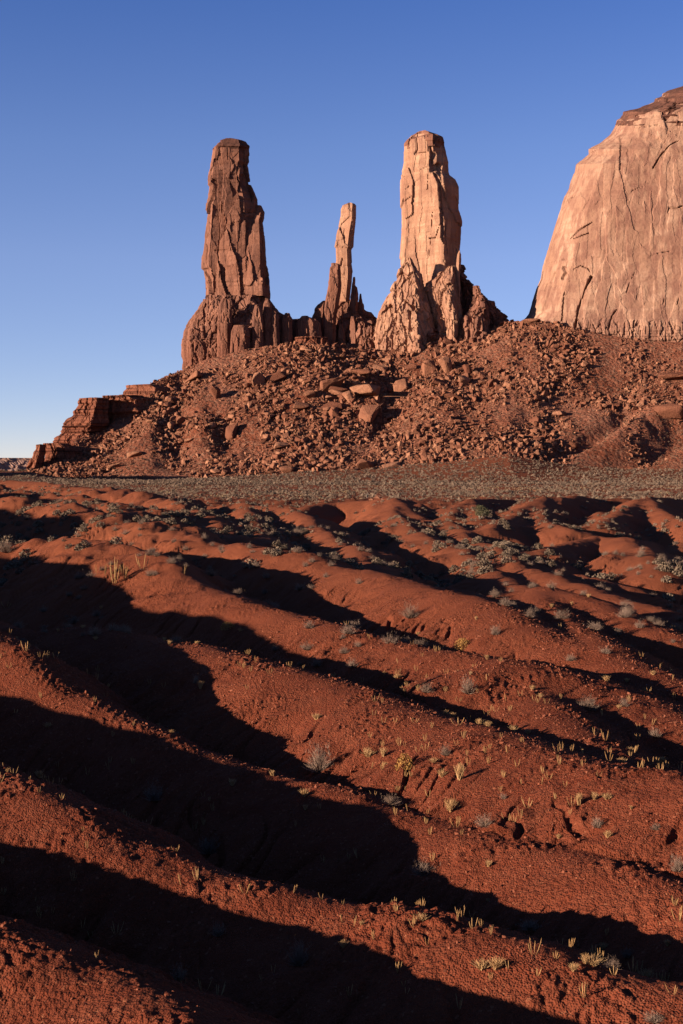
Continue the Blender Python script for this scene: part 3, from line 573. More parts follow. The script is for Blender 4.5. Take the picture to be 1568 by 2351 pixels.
rm = root('sandstone_mesa', 'huge pale sandstone mesa wall filling the right edge', 'mesa', 0, 0)
DM = 1425
def mz(pts): return Z3(pts)
crM = [(Z3([(575, 2150), (600, 2000), (650, 1850), (710, 1730)]), 2.3, 8), (Z3([(525, 1410), (590, 1340), (660, 1295), (730, 1255)]), 1.4, 5), (Z3([(560, 1400), (690, 1352)]), 1.2, 4), (Z3([(480, 1395), (530, 1370)]), 1.0, 3), (Z3([(510, 1072), (610, 1015)]), 2.0, 6),
       (Z3([(1055, 990), (1110, 965), (1180, 940), (1185, 880)]), .8, 3), (Z3([(1240, 790), (1300, 690), (1380, 600), (1455, 565)]), 1.8, 5), (Z3([(1360, 1180), (1375, 1135), (1450, 1138), (1496, 1120)]), 1.2, 4), (Z3([(1235, 1532), (1380, 1510)]), 1., 3),
       (Z3([(1010, 1860), (1080, 1690)]), .9, 3), (Z3([(1450, 1960), (1475, 1820)]), 1.3, 4), (Z3([(1330, 1960), (1340, 1880)]), 1., 3.5), (Z3([(860, 2180), (890, 2060), (930, 2010)]), 1.4, 4),
       (Z3([(1050, 2230), (1080, 2100)]), 1.6, 4), (Z3([(1320, 250), (1345, 380), (1400, 310)]), 3.5, 8), (Z3([(1010, 340), (1010, 430)]), 1.6, 4), (Z3([(350, 1640), (380, 1590), (480, 1575)]), .8, 2.5), (Z3([(480, 1650), (495, 1690), (470, 1740)]), 3.2, 7),
       (Z3([(290, 2040), (350, 1880), (400, 1700)]), 2.2, 6), (Z3([(335, 1790), (320, 1840)]), 1.6, 5), (Z3([(560, 1660), (620, 1630), (680, 1650), (700, 1680)]), .9, 3), (Z3([(900, 480), (1100, 460), (1300, 420)]), .8, 2), (Z3([(690, 680), (800, 630)]), .8, 2.5), (Z3([(640, 1160), (700, 1040), (730, 860)]), 1.6, 2.2), (Z3([(460, 2100), (470, 1960), (480, 1850)]), 1.2, 4)]
MR = 3300
loft(Z3([(1560, 60), (1496, 97), (1410, 125), (1320, 160), (1315, 185), (1260, 205), (1250, 230), (1110, 290), (1000, 315), (990, 330), (960, 370), (930, 385), (910, 440), (880, 500), (830, 545), (790, 580), (685, 635), (687, 680), (640, 720), (580, 765), (570, 830), (540, 900), (520, 980), (480, 1050), (450, 1150), (410, 1280), (360, 1430), (330, 1540), (290, 1670), (280, 1740), (240, 1840), (210, 1940), (180, 2040), (150, 2080), (115, 2110), (60, 2600)]),
     [(MR, 188), (MR + 60, 400), (MR + 120, 870)], DM, .6, P_MESA, M_MESA, 'wall', rm, stamps=crM, seed=500, plates=(34, 260, 1.1), res=1.0, amp=.9, facet=.16, persp=True, joint=.5, flute=.55, strata=.8, low=(728, 750), taper=[(0, 215), (1, 260)])
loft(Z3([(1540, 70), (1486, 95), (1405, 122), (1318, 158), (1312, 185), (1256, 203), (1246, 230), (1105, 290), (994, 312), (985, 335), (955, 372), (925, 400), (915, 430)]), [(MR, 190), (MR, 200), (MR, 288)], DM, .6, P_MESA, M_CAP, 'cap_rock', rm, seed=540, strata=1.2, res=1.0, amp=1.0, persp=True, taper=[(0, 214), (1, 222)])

# stepped cliffs at the left end of the slope
rl = root('layered_cliff', 'stepped cliff of thin red layers at the left end of the slope', 'cliff', 0, 0)
DL = 1262
loft(Z5([(705, 221), (690, 240), (690, 290), (655, 330), (640, 390), (600, 400), (582, 460), (545, 500), (530, 570), (512, 580), (500, 620), (470, 860)]), Z5([(1020, 214), (1010, 300), (1000, 420), (990, 600), (980, 860)]), DL, .6, P_LIT, M_BASE, 'prow', rl, strata=2.6, flute=.55, amp=.75, seed=600, fwd=0, taper=[(0, 16), (1, 30)], res=.75)
loft(Z5([(930, 208), (920, 300), (900, 600)]), Z5([(1300, 190), (1420, 240), (1500, 600)]), DL + 20, .6, P_LIT, M_BASE, 'wall', rl, strata=1.4, flute=.7, amp=.7, seed=610, taper=[(0, 20), (1, 28)])
loft(Z5([(1146, 106), (1150, 125), (1120, 160), (1100, 500)]), Z5([(1500, 95), (1600, 130), (1700, 500)]), DL + 50, .6, P_LIT, M_BASE, 'wall', rl, strata=1.0, flute=.5, amp=.5, seed=620, taper=[(0, 20), (1, 32)])
rl2 = root('layered_cliff', 'small flat topped red cliff standing lowest at the far left of the slope', 'cliff', 0, 0)
loft(Z5([(328, 644), (328, 660), (312, 710), (292, 760), (272, 800), (245, 850), (215, 960)]), Z5([(412, 640), (410, 700), (400, 800), (380, 960)]), 1188, .9, P_LIT, M_BASE, 'prow', rl2, strata=.6, flute=.8, amp=.5, seed=630, taper=[(0, 9), (1, 14)], res=.7)
loft(Z5([(400, 642), (395, 960)]), Z5([(640, 628), (760, 700), (800, 960)]), 1208, .9, P_LIT, M_BASE, 'wall', rl2, strata=.8, flute=.8, amp=.5, seed=640, taper=[(0, 12), (1, 16)], res=.7)

dm = root('distant_mesa', 'low hazy mesa on the horizon at the far left', 'mesa', 0, 0)
loft([(-500, 1052), (-505, 1054), (-520, 1066), (-540, 1082)], [(150, 1054), (170, 1057), (180, 1067), (200, 1082)], 5200, .4, P_ROUND, M_HAZED, 'wall', dm, strata=.8, flute=.6, amp=1.5, seed=650, res=4)

# ------------------------------------------------------------------ boulders and rubble
def hull(seed, n=16, squash=(1, 1, 1), bev=0.0):
    r = random.Random(seed); bm = bmesh.new()
    for _ in range(n):
        v = Vector((r.uniform(-1, 1), r.uniform(-1, 1), r.uniform(-1, 1)))
        m = max(abs(v.x), abs(v.y), abs(v.z)); v = v / m * r.uniform(.72, 1.0)
        bm.verts.new((v.x * squash[0], v.y * squash[1], v.z * squash[2]))
    ret = bmesh.ops.convex_hull(bm, input=bm.verts)
    bmesh.ops.delete(bm, geom=[g for g in ret['geom_interior'] if isinstance(g, bmesh.types.BMVert)], context='VERTS')
    if bev: bmesh.ops.bevel(bm, geom=list(bm.edges), offset=bev, segments=1, affect='EDGES', profile=.5)
    bmesh.ops.triangulate(bm, faces=bm.faces)
    V = np.array([v.co[:] for v in bm.verts]); F = np.array([[v.index for v in f.verts] for f in bm.faces]); bm.free(); return V, F

BIG = [hull(900 + i, 16, ((1, .8, .8), (1, .7, .55), (.8, .8, 1), (1, 1, .7))[i % 4], .07) for i in range(12)]
BIGM = [mesh_np('boulder', V, F, M_BOULDER) for V, F in BIG]
SMALL = [hull(950 + i, 10, ((1, .8, .8), (1, .7, .5), (.7, .8, 1))[i % 3]) for i in range(14)]

BL = [  # X, Y centre, width, height in picture pixels, shape, what it looks like
 (764, 878, 52, 40, 1, 'long tilted slab at the upper left of the central boulder pile'), (779, 889, 36, 24, 3, 'pale block with a rounded back under the tilted slab'),
 (839, 888, 48, 32, 0, 'large creased block at the top right of the central boulder pile'), (801, 911, 24, 26, 2, 'upright rounded block in the middle of the central pile'),
 (845, 941, 42, 44, 2, 'brightest big angular boulder with a flat face and a black shadow to its right'), (767, 946, 18, 27, 2, 'small bright oval boulder at the foot of the central pile'),
 (756, 930, 46, 24, 3, 'wide cracked block left of the bright oval boulder'), (769, 905, 42, 11, 1, 'thin flat slab lying across the central pile'),
 (921, 884, 34, 28, 2, 'pointed boulder standing alone right of the central pile'), (709, 902, 25, 20, 0, 'rounded block left of the central pile'),
 (691, 928, 30, 21, 3, 'broken block at the left foot of the central pile'), (701, 877, 24, 11, 1, 'small flat boulder above the left of the central pile'),
 (1023, 837, 33, 35, 2, 'smooth faced slab standing high below the pale tower'), (824, 852, 44, 23, 1, 'broad low boulder above the central pile'),
 (872, 843, 27, 16, 0, 'bright round topped block high on the slope above the pile'), (943, 840, 20, 15, 3, 'pale ribbed block high on the slope'),
 (949, 812, 14, 12, 0, 'small bright boulder close under the pale tower'), (985, 841, 30, 30, 2, 'split pointed boulder left of the smooth slab'),
 (1073, 850, 20, 28, 2, 'narrow upright boulder right of the smooth slab'), (1009, 874, 32, 20, 3, 'dark broad boulder below the smooth slab'),
 (648, 1019, 36, 19, 3, 'flat faced boulder low on the slope left of centre'), (656, 1075, 32, 22, 0, 'rounded boulder at the foot of the slope left of centre'),
 (842, 1064, 44, 27, 0, 'dark sided boulder at the foot of the slope in the middle'), (898, 1066, 36, 16, 0, 'low rounded boulder at the slope foot right of the dark sided one'),
 (704, 1068, 18, 18, 0, 'small boulder at the slope foot'), (974, 1046, 15, 26, 2, 'thin upright boulder near the slope foot'),
 (937, 1000, 11, 24, 2, 'narrow standing stone in the middle of the slope'), (1004, 1010, 18, 18, 3, 'dark leaning block in the lower middle of the slope'),
 (789, 951, 27, 15, 1, 'flat slab below the bright big boulder'), (897, 939, 21, 12, 3, 'dark block in the shadow right of the bright big boulder'),
 (1061, 871, 27, 26, 0, 'rugged boulder right of the pale tower foot'), (1028, 906, 21, 20, 1, 'square boulder in the right middle of the slope'),
 (1052, 912, 30, 18, 1, 'long boulder in the right middle of the slope'), (442, 861, 46, 30, 3, 'big pale outcrop boulder just under the left tower'),
 (596, 866, 34, 38, 0, 'large dark rounded lump on the upper left slope'), (634, 862, 42, 30, 0, 'second large dark rounded lump joined to its right'),
 (493, 900, 30, 30, 2, 'dark split boulder on the left slope'), (418, 963, 25, 22, 0, 'dark round boulder on the left slope above the shadows'),
 (438, 956, 23, 16, 1, 'flat bright boulder beside the dark round one'), (390, 977, 17, 22, 2, 'upright dark boulder at the edge of the left shadow'),
 (530, 985, 32, 44, 2, 'tall leaning slab boulder in the left middle of the slope'), (310, 1038, 30, 22, 3, 'overhanging boulder low on the left slope'),
 (263, 1070, 32, 11, 1, 'flat disc shaped boulder low on the left slope'), (435, 1007, 18, 16, 3, 'brown boulder in the left hollow'),
 (1281, 947, 25, 18, 0, 'pale cream topped boulder on the right slope'), (1226, 962, 30, 22, 3, 'large dark red boulder on the right slope'),
 (1249, 967, 14, 16, 2, 'small block touching the large dark red boulder'), (1316, 1019, 24, 20, 1, 'pale split boulder above the right gully'),
 (1534, 940, 66, 42, 0, 'huge swirled outcrop boulder at the right edge of the slope'), (1214, 737, 40, 18, 1, 'tilted slab on the skyline between pale tower and mesa'),
 (1226, 797, 15, 12, 0, 'small pale boulder under the skyline slab'), (1544, 867, 66, 16, 1, 'long rock ledge at the right edge above the swirled outcrop'),
 (1134, 875, 30, 24, 0, 'rugged boulder on the upper right slope'), (1029, 783, 18, 17, 0, 'pale boulder on the slope crest right of the pale tower')]
GB = 'big boulders on the slope'
used = []
def put_boulder(x, y, z, wm, hm, shape, label, rot=None, group=GB, sink=.25):
    me = BIGM[(shape + 4 * (len(used) % 3)) % 12]
    o = link('boulder', me, None, (x, y, z + hm * (.5 - sink)))
    o.scale = (wm / 2 * 1.08, (wm + hm) / 4 * 1.05, hm / 2 * 1.1); o.rotation_euler = (random.uniform(-.25, .25), random.uniform(-.3, .3), rot if rot is not None else random.uniform(-.5, .5))
    tag(o, label, 'boulder', group); used.append(o); return o
for X, Y, w_, h_, s_, lab in BL:
    kk = 1.3 if 690 < X < 1080 and Y < 960 else 1.15; w_ *= kk; h_ *= kk
    x, y, z = hill_at(X, Y + h_ * .4); wm = w_ / K * y; hm = max(h_ / K * y, wm * .45)
    put_boulder(x, y, z, wm, hm, s_, lab)

def hill_scatter(n, seed):
    r = np.random.default_rng(seed); X = r.uniform(-60, 1720, n); t = r.uniform(-.04, 1.02, n)
    fd = ip(X, FOOT_D); td = ip(X, TOP_D); y = fd + (td - fd) * t; x = (X - HX) / K * y
    return X, t, x, y
def dens(X, t, x, y):
    d = .55 + 1.9 * fbm2(x / 45, y / 55, 3, 131)
    d = d + .35 * np.exp(-((X - 850) / 300) ** 2) + .25 * ((X > 600) & (X < 1350))
    d = d - .45 * np.clip((X - 1180) / 200, 0, 1) * (t < .45) - .2 * (X < 300)
    return np.clip(d, .05, 1)
X, t, x, y = hill_scatter(110000, 5); r_ = rng.random(len(X)); keep = r_ < dens(X, t, x, y) * .8
X, t, x, y = X[keep], t[keep], x[keep], y[keep]; n = len(x)
size = .45 * (1 - rng.random(n)) ** (-1 / 1.75); size = np.clip(size, .45, 2.6 + .8 * rng.random(n)) * (.45 + .8 * dens(X, t, x, y))
z = hill_z(x, y); order = np.argsort(-size)
for i in order[:240]:
    if t[i] < 0: continue
    put_boulder(x[i], y[i], z[i], size[i] * 2.0, size[i] * 1.45, int(rng.integers(12)), 'mid sized sandstone boulder among the rubble of the slope', random.uniform(-3, 3), 'mid sized boulders scattered on the slope')
def merged(idx, x, y, z, size, protos, sink=.2, flat=(.8, 1.2), tilt=.5):
    Vs, Fs, T = [], [], []; off = 0
    for i in idx:
        V, F = protos[int(rng.integers(len(protos)))]
        e = rng.uniform(-tilt, tilt, 2); Rm = np.array((Matrix.Rotation(rng.uniform(0, 6.283), 3, 'Z') @ Matrix.Rotation(e[0], 3, 'X') @ Matrix.Rotation(e[1], 3, 'Y')))
        s = size[i]; W_ = (V * np.array([s, s * rng.uniform(.6, 1), s * rng.uniform(*flat)])) @ Rm.T + np.array([x[i], y[i], z[i] + s * sink])
        Vs.append(W_); Fs.append(F + off); T.append(np.full(len(V), rng.random())); off += len(V)
    return np.vstack(Vs), np.vstack(Fs), np.concatenate(T)
def tone(me, T):
    a = me.attributes.new('tone', 'FLOAT', 'POINT'); a.data.foreach_set('value', T.astype(np.float32))
V, F, T = merged(order[240:], x, y, z, size, SMALL, .15)
me = mesh_np('rubble', V, F, M_BOULDER); tone(me, T)
tag(link('rubble', me), 'loose broken rock covering the slope under the spires', 'rubble', kind='stuff')

# ------------------------------------------------------------------ plants
def blades(n, h, spread, width, r, curl=.3, up=.5, dome=True, nseg=3, base=.1):
    """bunch of tapering twigs or leaves growing from one foot"""
    V, F, T = [], [], []
    for k in range(n):
        a = r.uniform(0, 6.283); el = math.acos(r.uniform(math.cos(spread), 1)); L = h * r.uniform(.6, 1.0) * (1 - .25 * el / 1.6 if dome else 1)
        dr = Vector((math.cos(a) * math.sin(el), math.sin(a) * math.sin(el), math.cos(el)))
        p = Vector((r.uniform(-base, base) * h, r.uniform(-base, base) * h, 0)); side = dr.cross(Vector((r.uniform(-1, 1), r.uniform(-1, 1), r.uniform(-1, 1)))).normalized()
        cv = Vector((r.uniform(-1, 1), r.uniform(-1, 1), up)) * curl; b0 = len(V); tt = r.random()
        for s in range(nseg + 1):
            f = s / nseg; q = p + (dr + cv * f * f) * L * f; wd = width * (1 - f * .8) * .5
            V.append(q - side * wd); V.append(q + side * wd); T += [tt, tt]
            if s: F.append((b0 + 2 * s - 2, b0 + 2 * s - 1, b0 + 2 * s + 1, b0 + 2 * s))
    return np.array([v[:] for v in V]), np.array(F), np.array(T)

def leaf_cloud(n, r, size, dims=(1, 1, .8), low=0.0, shell=.5):
    V, F, T = [], [], []
    for k in range(n):
        while True:
            p = Vector((r.uniform(-1, 1), r.uniform(-1, 1), r.uniform(low, 1)))
            if shell < p.length < 1 or (p.length < 1 and r.random() < .3): break
        p = Vector((p.x * dims[0], p.y * dims[1], p.z * dims[2])); a = Vector((r.uniform(-1, 1), r.uniform(-1, 1), r.uniform(-.3, 1))).normalized(); b = a.cross(Vector((r.uniform(-1, 1), r.uniform(-1, 1), r.uniform(-1, 1)))).normalized()
        s = size * r.uniform(.6, 1.4); b0 = len(V)
        for q in (p - b * s * .4, p + a * s, p + b * s * .4, p - a * s * .5): V.append(q)
        F.append((b0, b0 + 1, b0 + 2, b0 + 3)); tt = r.random(); T += [tt] * 4
    return np.array([v[:] for v in V]), np.array(F), np.array(T)

def pm(name, data, mat):
    V, F, T = data; me = mesh_np(name, V, F, mat); tone(me, T * .6); return me
rr = random.Random(3)
def shrub_data(h, dense, r):
    a = blades(int(280 * dense), h, 1.5, .024, r, .35, .3, nseg=3, base=.12)
    b = []; V0, F0, T0 = a; Vs = [V0]; Fs = [F0]; Ts = [T0]; off = len(V0)
    for k in range(int(170 * dense)):       # side twigs near the outside
        i = r.randrange(len(V0)); 
        if V0[i][2] < .3 * h: continue
        V1, F1, T1 = blades(3, h * .28, 1.2, .018, r, .3, .2, nseg=2); Vs.append(V1 + V0[i]); Fs.append(F1 + off); Ts.append(T1); off += len(V1)
    return np.vstack(Vs), np.vstack(Fs), np.concatenate(Ts)
SHRUB = [pm('twigs', shrub_data(1.0, d, rr), M_SHRUB) for d in (1.5, 1.2, 1.6, 1.0, 1.3)]
TUFT = [pm('blades', blades(n, 1.0, sp, .042, rr, .25, .2, nseg=3, base=.16), M_GRASS) for n, sp in ((210, .6), (160, .85), (230, .5))]
def stalk_data(k, r):
    Vs, Fs, Ts = [], [], []; off = 0
    for s in range(k):
        a = r.uniform(0, 6.283); out = r.uniform(.3, 1.1) if k > 1 else r.uniform(0, .15); L = r.uniform(.65, 1.); N = 9; b0 = off; V = []; F = []
        for i in range(N + 1):
            f = i / N; rad = .010 + (.020 * math.sin(min(1, max(0, (f - .3) / .7)) * math.pi) ** .6 if f > .3 else 0) * r.uniform(.55, 1.2); rad = rad if i < N else .004
            c = Vector((math.cos(a) * out * (f ** .6) * .55 * L, math.sin(a) * out * (f ** .6) * .55 * L, L * f ** 1.25 if out > .2 else L * f))
            for j in range(5): V.append((c.x + rad * math.cos(j * 1.2566), c.y + rad * math.sin(j * 1.2566), c.z))
        for i in range(N):
            for j in range(5): F.append((b0 + i * 5 + j, b0 + i * 5 + (j + 1) % 5, b0 + (i + 1) * 5 + (j + 1) % 5, b0 + (i + 1) * 5 + j))
        Vs.append(np.array(V)); Fs.append(np.array(F)); Ts.append(np.full(len(V), r.random())); off += len(V)
        for q in range(22):
            i = r.randrange(int(N * .3), N) * 5; V1, F1, T1 = blades(1, .08, 1.0, .022, r, nseg=1); Vs.append(V1 + np.array(V[i])); Fs.append(F1 + off); Ts.append(T1); off += len(V1)
    return np.vstack(Vs), np.vstack(Fs), np.concatenate(Ts)
STALK = [pm('stalks', stalk_data(k, rr), M_STALK) for k in (2, 3, 3, 4, 5, 7, 4)]
ORANGE = pm('leaves', leaf_cloud(650, rr, .07, (.62, .62, .62), -.25, .35), M_ORANGE)
SAGE = [pm('leaves', leaf_cloud(240, rr, .13, (.62, .62, .62)), M_SAGE) for _ in range(5)]

def plant(kind, x, y, z, h, w_, label, group=None, name=None):
    pool, nm, cat = {'shrub': (SHRUB, 'dry_shrub', 'shrub'), 'tuft': (TUFT, 'grass_tuft', 'grass tuft'), 'stalk': (STALK, 'dry_weed', 'weed'), 'sage': (SAGE, 'sage_bush', 'bush')}[kind]
    o = link(nm, random.choice(pool), None, (x, y, z - .05 * h)); o.rotation_euler = (0, 0, random.uniform(0, 6.28))
    o.scale = (w_, w_, h) if kind != 'stalk' else (w_, w_, h)
    tag(o, label, cat, group); return o

PL = [ # kind, X, Y of foot, height and width in picture pixels, label
 ('shrub', 733, 1775, 68, 74, 'largest grey twiggy shrub, pale tipped, at the shadow edge in the middle'), ('shrub', 1076, 1592, 44, 50, 'grey brush shaped shrub on the lit slope right of centre'),
 ('shrub', 941, 1420, 38, 50, 'pale grey shrub on the shadow edge above centre'), ('shrub', 1137, 1458, 24, 30, 'small round grey shrub on the bare lit hump'),
 ('shrub', 979, 1592, 26, 38, 'low grey shrub left of the brush shaped one'), ('shrub', 1023, 1735, 28, 32, 'thin grey shrub right of the orange bush'),
 ('shrub', 896, 1848, 26, 52, 'wide low grey shrub in the crease between two ridges'), ('shrub', 1114, 1908, 30, 56, 'wide grey shrub with a straw tuft by the lower crease'),
 ('shrub', 809, 1533, 24, 28, 'small grey shrub casting a shadow left of centre'), ('shrub', 1352, 1632, 40, 62, 'large shaded grey shrub in the dark hollow on the right'),
 ('shrub', 1434, 1622, 22, 28, 'small white topped shrub on the rim of the dark hollow'), ('shrub', 1371, 1905, 28, 34, 'grey shrub low on the wide right face'),
 ('shrub', 1156, 1836, 16, 22, 'tiny round shrub on the wide middle face'), ('shrub', 15, 1270, 32, 46, 'pale white shrub at the left edge'),
 ('shrub', 1504, 1697, 24, 32, 'grey shrub at the right end of the dark hollow'), ('shrub', 484, 1322, 22, 38, 'rounded pinkish shrub on the shadow left of centre'),
 ('shrub', 1556, 2000, 42, 40, 'dark bushy shrub at the right edge'), ('shrub', 1505, 1908, 18, 32, 'flat brown shrub near the right edge'),
 ('shrub', 1500, 2351, 30, 56, 'shrub cut by the bottom edge on the right'), ('shrub', 1441, 2203, 30, 40, 'pale shrub just outside the big lower shadow'),
 ('shrub', 1405, 2225, 34, 44, 'shaded tuft like shrub in the lower right shadow'), ('shrub', 686, 2215, 62, 60, 'large shaded shrub whose tips alone catch the sun'),
 ('shrub', 352, 1838, 50, 54, 'large dark shrub deep in the left shadow'), ('shrub', 685, 1235, 28, 32, 'grey shrub on the far reddish mound'), ('shrub', 693, 1262, 14, 24, 'small shrub under the one on the far mound'),
 ('shrub', 450, 1570, 24, 18, 'slim grey shrub behind a straw tuft on the left'), ('shrub', 1218, 1418, 24, 30, 'grey shrub on the hump right of centre'), ('shrub', 1390, 1500, 20, 34, 'grey shrub on the right mid slope'),
 ('shrub', 1310, 1520, 18, 28, 'small grey shrub pair on the right'), ('shrub', 970, 2010, 40, 70, 'hidden dark shrub in the broad black shadow'), ('shrub', 1215, 2135, 26, 60, 'low reddish bare shrub in the lower shadow'),
 ('shrub', 500, 2150, 36, 44, 'dim grey shrub in the lower left shadow'), ('shrub', 410, 2250, 44, 50, 'dim twiggy shrub at the bottom left'), ('shrub', 480, 1960, 44, 60, 'dark shrub below the second ridge'),
 ('tuft', 844, 1738, 26, 30, 'straw coloured grass tuft right of the largest shrub'), ('tuft', 881, 1736, 22, 22, 'smaller straw tuft beside the shadow streak'),
 ('sage', 928, 1760, 34, 40, 'round orange brown bush casting a dark shadow'), ('tuft', 1056, 1790, 42, 30, 'tall double straw tuft right of the orange bush'),
 ('tuft', 1015, 1786, 22, 20, 'short straw tuft left of the tall double tuft'), ('tuft', 1330, 1850, 30, 24, 'bright lone straw tuft on the right face'),
 ('tuft', 460, 1584, 20, 18, 'straw tuft in front of a grey shrub on the left'), ('tuft', 727, 1652, 16, 24, 'small bright straw tuft above the largest shrub'),
 ('tuft', 1140, 2228, 30, 42, 'low spreading straw tuft with dark twigs at lower right'), ('tuft', 1035, 1866, 26, 34, 'straw tuft above the lower crease'), ('tuft', 1040, 1850, 20, 20, 'thin straw tuft in the rill'),
 ('sage', 523, 1442, 16, 34, 'low orange bush on the left ridge'), ('sage', 1062, 1486, 22, 38, 'orange tinted bush at the tip of the dark shadow'), ('tuft', 1422, 1626, 12, 14, 'small yellow tuft next to the white topped shrub'),
 ('stalk', 1047, 2118, 36, 18, 'tall single weed stalk on the lower ridge crest'), ('stalk', 1085, 2134, 28, 34, 'forked weed right of the tall stalk'), ('stalk', 1127, 2146, 24, 20, 'twin stalked weed on the crest'),
 ('stalk', 1225, 2196, 44, 30, 'tall weed with many arms on the crest'), ('stalk', 1276, 2202, 18, 24, 'small weed on the crest right of the many armed one'), ('stalk', 1052, 1665, 20, 38, 'antler like weed on the crest right of centre'),
 ('stalk', 672, 2050, 24, 28, 'bright weed on the lower crest left of centre'), ('stalk', 405, 1955, 16, 22, 'small lit weed above the lower left ridge'), ('stalk', 951, 2130, 26, 40, 'wide forked weed on the lower lit face'),
 ('stalk', 562, 2052, 26, 44, 'sprawling weed on the lower left crest'), ('stalk', 738, 2066, 16, 16, 'small twin weed on the lower crest'), ('stalk', 787, 2078, 14, 12, 'tiny weed on the lower crest'),
 ('stalk', 262, 1342, 66, 34, 'tallest branching weed cluster on the left'), ('stalk', 223, 1320, 28, 14, 'single stalk left of the tallest cluster'), ('stalk', 240, 1322, 34, 16, 'leaning stalk beside the tallest cluster'),
 ('stalk', 286, 1330, 40, 34, 'branching weed right of the tallest cluster'), ('stalk', 327, 1310, 40, 30, 'forked weed on the left ridge top'), ('stalk', 60, 1497, 26, 34, 'white antler like weed on the left dark slope'),
 ('stalk', 422, 1318, 24, 16, 'single leafy stalk on the left ridge'), ('stalk', 14, 1398, 18, 26, 'bent weed at the left edge'), ('stalk', 1410, 2240, 22, 30, 'forked weed at lower right'), ('stalk', 1545, 2286, 26, 30, 'curved weed at the lower right corner'),
 ('stalk', 1340, 2290, 44, 26, 'tall lit weed near the bottom on the right'), ('stalk', 850, 1470, 16, 14, 'small weed on the crest above centre'), ('stalk', 948, 1482, 14, 12, 'tiny stalk on the crest above centre'),
 ('stalk', 1390, 1700, 26, 30, 'white forked weed on the spur crest'), ('stalk', 1366, 1690, 22, 24, 'twin weed on the spur crest'), ('stalk', 952, 1660, 14, 18, 'small weed on the shadowed slope'),
 ('stalk', 225, 1545, 20, 16, 'lone weed above the left bright ridge'), ('stalk', 218, 1612, 14, 12, 'tiny weed on the left bright ridge'), ('stalk', 90, 1820, 18, 14, 'small weed above the lower left rim'), ('stalk', 143, 1835, 14, 18, 'short bent weed on the lower left rim')]
placed = []
for kd, X, Y, h_, w_, lab in PL:
    x, y, z = ground_at(X, Y); hm = h_ / K * y; wm = w_ / K * y
    ws = {'shrub': wm / 1.7, 'tuft': wm / 1.1, 'stalk': wm / .9, 'sage': wm / 1.15}[kd]; hs = {'shrub': hm, 'tuft': hm, 'stalk': hm, 'sage': hm / .62}[kd]
    o = plant(kd, x, y, z, hs, ws, lab); placed.append((x, y))
    if kd == 'sage': o.name = 'orange_bush'; o.data = ORANGE

def scatter_ground(n, y0, y1, seed, power=1.0):
    r = np.random.default_rng(seed); y = y0 * (y1 / y0) ** (r.random(n) ** power); X = r.uniform(-120, 1690, n); x = (X - HX) / K * y
    # keep constant density per area
    keep = r.random(n) < (y / y1) ** 2 * 1.0
    return x[keep], y[keep], r
def clump(x, y, s, sc): return fbm2(x / sc, y / sc, 2, s)

def group_scatter(kind, n, y0, y1, seed, hr, wf, label, group, maxn, sc=7, thr=-.05):
    r = np.random.default_rng(seed); y = np.sqrt(r.uniform(y0 ** 2, y1 ** 2, n)); X = r.uniform(-120, 1690, n); x = (X - HX) / K * y
    k = (clump(x, y, seed, sc) > thr) & seen(x, y, .2); x, y = x[k], y[k]; h = r.uniform(*hr, len(x)); o = np.argsort(-(h / y))[:maxn]
    z = ground_z(x, y)
    for i in o: plant(kind, x[i], y[i], z[i], h[i], h[i] * wf * r.uniform(.8, 1.25), label, group)
    return x, y, z, h, o
group_scatter('stalk', 5200, 27, 170, 301, (.14, .42), 1.0, 'small dry forked weed standing among others on the red ridges', 'small dry weeds on the red ridges', 290, 9, .02)
group_scatter('tuft', 1500, 27, 200, 302, (.10, .32), 1.1, 'small straw grass tuft on the red ridges', 'small straw tufts on the red ridges', 75, 10, .05)
group_scatter('shrub', 2600, 85, 300, 303, (.25, .75), .9, 'small grey twiggy shrub on the red ridges', 'small grey shrubs on the red ridges', 285, 16, -.02)

# sage on the mounds and the plain: the nearest ones are bushes of their own, the rest is ground cover
def sage_points(n, y0, y1, seed, thr):
    r = np.random.default_rng(seed); y = np.sqrt(r.uniform(y0 ** 2, y1 ** 2, n)); X = r.uniform(-150, 1720, n); x = (X - HX) / K * y
    k = (fbm2(x / 30, y / 30, 3, 401) + .25 * noise2(x / 9, y / 9, 402) > thr - .45 * (y > 820) + .10 * (x > -.04 * y) * (y < 430)); return x[k], y[k], r
xs, ys_, r = sage_points(9500, 135, 430, 11, -.03)
k = seen(xs, ys_, .4); xs, ys_ = xs[k], ys_[k]; hs = r.uniform(.3, .95, len(xs)); zs = ground_z(xs, ys_); o = np.argsort(-(hs / ys_))
for i in o[:290]: plant('sage', xs[i], ys_[i], zs[i], hs[i] / .62, hs[i] * 1.35, 'grey green sage bush on the far mounds and plain edge', 'sage bushes on the far mounds')
LEAFP = [leaf_cloud(26, rr, .34, (.75, .75, .6), 0, .3)[:2] for _ in range(8)]
LEAFM = [leaf_cloud(60, rr, .22, (.75, .75, .6), 0, .3)[:2] for _ in range(8)]
V1, F1, T1 = merged(o[290:], xs, ys_, zs, hs * .8, LEAFM, .0, (1.1, 1.5), .1)
x2, y2, r = sage_points(19000, 400, 1130, 12, -.12); h2 = r.uniform(.4, 1.3, len(x2)) * (1 + .5 * (y2 > 800)); z2 = ground_z(x2, y2)
V2, F2, T2 = merged(range(len(x2)), x2, y2, z2, h2 * .85, LEAFP, .0, (1.0, 1.5), .1)
x4 = r.uniform(-.2, .2, 5000) * 1; y4 = np.sqrt(r.uniform(360 ** 2, 600 ** 2, 5000)); x4 = (r.uniform(-150, 1720, 5000) - HX) / K * y4; h4 = r.uniform(.25, 1.0, 5000) ** 1.3 * 1.15; z4 = ground_z(x4, y4)
